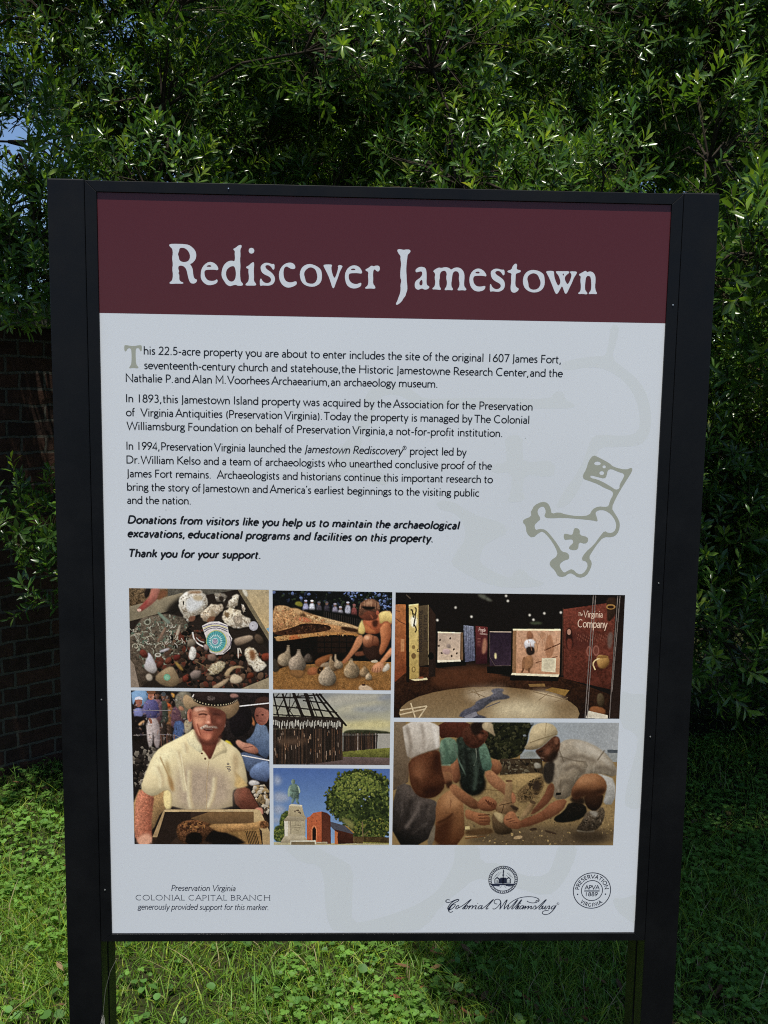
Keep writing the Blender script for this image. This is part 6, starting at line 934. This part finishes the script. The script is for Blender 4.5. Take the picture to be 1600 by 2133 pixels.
def build_trees():
    rng = np.random.default_rng(21)
    slope = lambda y0, k: (lambda x, y, z, r: y-r > y0+max(0, z-1.9)*k)
    # left tree: overhangs the wall, a thin edge with sky behind at its left, one low spray in front of the bricks
    cl = scatter(rng, 46, (-1.3, .25), (1.9, 4.0), (2.0, 4.0), (.22, .38), slope(1.62, .42))
    cl += scatter(rng, 10, (-2.0, -1.2), (2.1, 3.0), (2.8, 3.7), (.2, .32), slope(1.62, .42)) + [(-1.75, 2.1, 2.22, .22, .8), (-1.45, 2.0, 2.24, .22, .9), (-1.95, 2.3, 2.2, .22, .7), (-1.3, 2.1, 2.5, .26), (-1.2, 2.0, 2.15, .22), (-1.6, 1.95, 2.12, .15, .8), (-1.5, 2.05, 2.12, .2), (-1.75, 2.2, 2.42, .22), (-1.38, 2.0, 2.36, .22), (-1.62, 2.5, 2.3, .25), (-1.9, 2.6, 2.5, .28), (-1.3, 1.98, 2.06, .17), (-1.4, 2.15, 2.26, .19), (-1.2, 2.1, 2.24, .2), (-1.25, 1.9, 2.42, .18), (-1.36, 2.3, 2.12, .2), (-1.32, 1.95, 1.96, .15, 1.4), (-1.2, 2.0, 1.96, .15, 1.4), (-1.42, 2.1, 2.0, .16, 1.4), (-1.28, 2.2, 2.06, .17, 1.2)]
    cl += scatter(rng, 7, (-1.25, -.8), (2.5, 3.3), (2.6, 3.3), (.24, .32))
    cl += scatter(rng, 8, (-3.2, -1.7), (2.0, 3.0), (3.0, 4.2), (.3, .45))
    cl += scatter(rng, 26, (-4.2, -2.0), (.6, 2.6), (2.4, 4.3), (.3, .45)) + [(-1.55, 1.5, 3.3, .3), (-1.2, 1.6, 3.4, .32), (-1.75, 1.75, 3.5, .3)]  # foliage out of view, added to cut skylight and shade the wall
    cl += [(-1.2, 2.02, 1.14, .2, .8), (-1.38, 2.05, 1.08, .15, .8), (-.98, 2.05, 1.1, .25), (-1.12, 2.0, .9, .15, .7), (-.8, 2.1, 1.4, .3), (-.6, 2.0, .8, .3), (-.3, 2.2, 1.2, .35), (-.5, 2.1, 1.75, .3)]
    tree('evergreen_tree', 'glossy evergreen tree overhanging the brick wall, with blue sky through its thin edge', 'tree', (-.5, 2.5, 0), (-.45, 2.5, 1.5), cl, 3, .045, per=128, size=.76, gaps=[(-1.4, 2.25, 2.5, .18, 1.1, .3)])
    # middle tree: bare trunk showing through at the right
    cm = scatter(rng, 62, (.05, 1.8), (1.95, 4.2), (1.75, 4.0), (.24, .4), slope(1.6, .42)) + scatter(rng, 10, (.0, 1.3), (2.2, 3.2), (.5, 1.7), (.26, .4))
    tree('evergreen_tree', 'dense evergreen tree behind the middle of the sign, with a dark upright trunk', 'tree', (1.22, 2.9, 0), (1.2, 2.95, 2.6), cm, 4, .05, per=128, size=.76, gaps=[(1.11, 2.2, 2.4, .09, .8, .4)])
    # right tree: bushy down to the ground, boughs reaching forward overhead and shading the lawn
    cr = scatter(rng, 30, (1.5, 3.0), (1.75, 3.6), (1.9, 3.9), (.24, .42), slope(1.45, .42)) + scatter(rng, 24, (1.3, 2.9), (1.9, 3.1), (.55, 1.9), (.24, .4)) + [(1.32, 1.72, 2.1, .2, 1, 1.35), (1.55, 1.62, 2.12, .22, 1, 1.4), (1.1, 1.75, 2.0, .16, 1, 1.3), (1.7, 1.7, 2.1, .22, 1, 1.3), (1.6, 2.0, 1.8, .26), (1.38, 2.1, 1.1, .24), (1.6, 2.2, 1.35, .28), (1.3, 2.3, .95, .22)]
    cr += scatter(rng, 16, (1.35, 3.2), (2.7, 3.6), (.15, .75), (.24, .36)) + scatter(rng, 10, (1.3, 2.6), (2.4, 3.2), (.7, 1.5), (.25, .38))
    for k in range(84):                                 # high boughs reaching forward; their shade falls on the lawn right of and behind the sign
        z = rng.uniform(3.75, 4.6); near = k < 34; xt, yt = (rng.uniform(.36, .9), rng.uniform(.86, 1.75)) if near else (rng.uniform(.8, 3.2), rng.uniform(.5, 1.8))
        cr.append((xt-.038*z, yt-.273*z, z, rng.uniform(.24, .29) if near else rng.uniform(.3, .42), 1.5))
    tree('evergreen_tree', 'bushy evergreen tree right of the sign, leafy almost down to the shaded ground', 'tree', (2.3, 2.5, 0), (2.2, 2.4, 1.6), cr, 5, .05, per=112, size=.84)
    # beyond the wall
    ft = scatter(rng, 16, (-1.05, .5), (4.3, 6.0), (1.4, 4.3), (.35, .55)) + scatter(rng, 26, (-.8, 2.4), (5.8, 8.2), (1.2, 5.2), (.5, .8)); tree('background_tree', 'dark leafy tree standing behind the brick wall, seen through gaps in the evergreens', 'tree', (.8, 7.2, 0), (.8, 7.2, 1.6), ft, 6, .1, 60, 1.8)
    ft = scatter(rng, 30, (2.2, 6.2), (6.5, 9.5), (.8, 5.5), (.5, .85)); tree('background_tree', 'dark leafy tree far behind the bushy tree at the right', 'tree', (4.3, 8.2, 0), (4.3, 8.2, 1.6), ft, 7, .1, 60, 1.8)
build_trees()
# ---------------------------------------------------------------- lawn: grass blades, clover, broad weed leaves, dead leaves
BLADE, *_ = material('grass_blade', rough=.5, spec=.35, attr='tint', transl=.3)
LITTER, *_ = material('dry_leaf', rough=.85, spec=.15, attr='tint')
def noise2(x, y, s, seed):
    r = np.random.default_rng(seed); o = np.zeros_like(x)
    for k in range(6): a = r.uniform(0, 6.28); f = s*r.uniform(.6, 1.7); o += np.sin((x*math.cos(a)+y*math.sin(a))*f+r.uniform(0, 6.28))
    return o/2.4
def spots(rng, n):
    """points on the lawn, thinning out with distance from the camera and stopping at the wall"""
    u = rng.random(n); D = np.where(u < .86, rng.uniform(1.75, 4.6, n)**1.0, rng.uniform(.4, 8, n)); x = rng.uniform(-.62, .68, n)*(D+.35); y = D-1.575
    d = (x-WALL_P.x)*WALL_D.y-(y-WALL_P.y)*WALL_D.x; k = d > .03; return x[k], y[k], D[k]
def blades(rng, x, y, h, w, lean, col):
    n = len(x); a = rng.uniform(0, 6.283, n); dx, dy = np.cos(a), np.sin(a); b = rng.uniform(0, 6.283, n); wx, wy = np.cos(b)*w/2, np.sin(b)*w/2; z = ground_z(x, y)-.004
    r = []
    for t, k in ((0, 1), (.45, .85), (.8, .5), (1, 0)):
        cx, cy, cz = x+dx*lean*h*t**1.8, y+dy*lean*h*t**1.8, z+h*(t-.35*np.minimum(lean, 1.5)*t**2.4*.6)
        r += [np.c_[cx-wx*k, cy-wy*k, cz], np.c_[cx+wx*k, cy+wy*k, cz]] if k else [np.c_[cx, cy, cz]]
    V = np.stack(r, 1).reshape(-1, 3); i = (np.arange(n)*7)[:, None]
    return V, np.concatenate([i+[0, 1, 3, 2], i+[2, 3, 5, 4]]), i+[4, 5, 6], np.repeat(col, 7, 0)
def rounds(rng, x, y, z, r, tilt, col, fold=.15, notch=0):
    """small round leaf blades (clover leaflets, weed leaves): a centre and eight rim points"""
    n = len(x); a = rng.uniform(0, 6.283, n); N = unit(np.c_[np.cos(a)*tilt, np.sin(a)*tilt, np.ones(n)]); U = unit(np.cross(N, rng.normal(size=(n, 3)))); Wv = np.cross(N, U); C = np.c_[x, y, z]
    pts = [C]
    for k in range(8):
        t = k/8*6.283; rr = r*(1-.28*notch*(k == 0))*(1+rng.normal(0, .05, n)); pts.append(C+U*(math.cos(t)*rr)[:, None]+Wv*(math.sin(t)*rr)[:, None]*.92+N*(r*fold*abs(math.sin(t)))[:, None])
    V = np.stack(pts, 1).reshape(-1, 3); i = (np.arange(n)*9)[:, None]; F = np.concatenate([i+[0, 1+k, 1+(k+1) % 8] for k in range(8)]); return V, F, np.repeat(col, 9, 0)
def build_lawn():
    rng = np.random.default_rng(8)
    x, y, D = spots(rng, 290000); g = noise2(x, y, 5, 1)+.5*noise2(x, y, 14, 2); keep = rng.random(len(x)) < np.clip(.74+.3*g-.3*(D > 3.2), .3, 1); x, y, g = x[keep], y[keep], g[keep]; n = len(x)
    c = np.array([.125, .235, .03])*rng.uniform(.65, 1.45, n)[:, None]; dry = rng.random(n) < .07; c[dry] = np.array([.36, .30, .15])*rng.uniform(.6, 1.1, dry.sum())[:, None]; yl = rng.random(n) < .2; c[yl & ~dry] *= [1.9, 1.3, 1.0]
    h = rng.gamma(6, .0062, n)*np.where(rng.random(n) < .04, 1.8, 1); V, q, t, cc = blades(rng, x, y, np.clip(h, .02, .14), rng.uniform(.0022, .0046, n), rng.uniform(.2, 1.5, n), c)
    tag(mesh_obj('grass', V, (q, t), BLADE, cols=cc, smooth=True), 'short uneven lawn grass mixed with clover', 'grass', kind='stuff')
    x, y, D = spots(rng, 34000); g = noise2(x, y, 4, 5)+.5*noise2(x, y, 11, 6)+.7*(D > 3.0); keep = rng.random(len(x)) < np.clip(.22+.5*g, .02, 1); x, y = x[keep], y[keep]; n = len(x)
    z = ground_z(x, y)+rng.uniform(.018, .052, n); a = rng.uniform(0, 6.283, n); r = rng.uniform(.0045, .0085, n); c0 = np.array([.12, .24, .042])*rng.uniform(.7, 1.4, n)[:, None]; Vs, Fs, Cs, m = [], [], [], 0
    for k in range(3):
        V, F, c = rounds(rng, x+np.cos(a+k*2.094)*r*.95, y+np.sin(a+k*2.094)*r*.95, z, r, rng.uniform(0, .55, n), c0*rng.uniform(.9, 1.1, n)[:, None], .12, 1); Vs.append(V); Fs.append(F+m); Cs.append(c); m += len(V)
    tag(mesh_obj('clover', np.concatenate(Vs), np.concatenate(Fs), BLADE, cols=np.concatenate(Cs)), 'low clover leaves spreading through the lawn', 'clover', kind='stuff')
    x, y, D = spots(rng, 1800); g = noise2(x, y, 3, 9); keep = rng.random(len(x)) < np.clip(.35+.5*g, .04, 1); x, y = x[keep], y[keep]; n = len(x)
    V, F, c = rounds(rng, x, y, ground_z(x, y)+rng.uniform(.012, .045, n), rng.uniform(.008, .017, n), rng.uniform(.1, .7, n), np.array([.09, .20, .045])*rng.uniform(.7, 1.35, n)[:, None], .2, .6)
    tag(mesh_obj('weeds', V, F, BLADE, cols=c), 'broad round weed leaves scattered in the lawn', 'weeds', kind='stuff')
    x, y, D = spots(rng, 6500); g = noise2(x, y, 3.5, 11); keep = rng.random(len(x)) < np.clip(.1+.6*g, .03, 1); x, y = x[keep], y[keep]; n = len(x); a = rng.uniform(0, 6.283, n); d = unit(np.c_[np.cos(a), np.sin(a), rng.normal(0, .25, n)]); nn = unit(np.c_[rng.normal(0, .4, (n, 2)), np.ones(n)])
    pal = np.array([[.16, .09, .045], [.10, .055, .032], [.22, .15, .08], [.17, .05, .03]]); V, q, t, c = leaf_mesh(np.c_[x, y, ground_z(x, y)+rng.uniform(.008, .03, n)], d, nn, rng.uniform(.025, .06, n), rng.uniform(.008, .02, n), rng.uniform(-.3, .3, n), pal[rng.integers(0, 4, n)]*rng.uniform(.6, 1.2, n)[:, None])
    tag(mesh_obj('leaf_litter', V, (q, t), LITTER, cols=c, smooth=True), 'brown dead leaves lying in the grass', 'dead leaves', kind='stuff')
build_lawn()
def build_cobweb():
    m, *_ = material('dusty_silk', (.34, .32, .26), .6, .3); a = MB(); x0 = -.470; a.tube([(x0+.022, -.006, .715), (x0+.010, -.0065, .69), (x0+.001, -.006, .655), (x0-.004, -.006, .61)], .00022, 4)
    rng = random.Random(3)
    for k in range(7): x, z = x0-.004+rng.uniform(-.004, .004), .61-rng.uniform(0, .012); a.tube([(x, -.006, z), (x+rng.uniform(-.004, .002), -.0075, z-.012), (x+rng.uniform(-.006, .003), -.006, z-.024)], [.0002, .0007, .0002], 4)
    tag(a.obj('cobweb', m), 'wispy pale strand of cobweb hanging low on the left black post', 'cobweb')
build_cobweb()
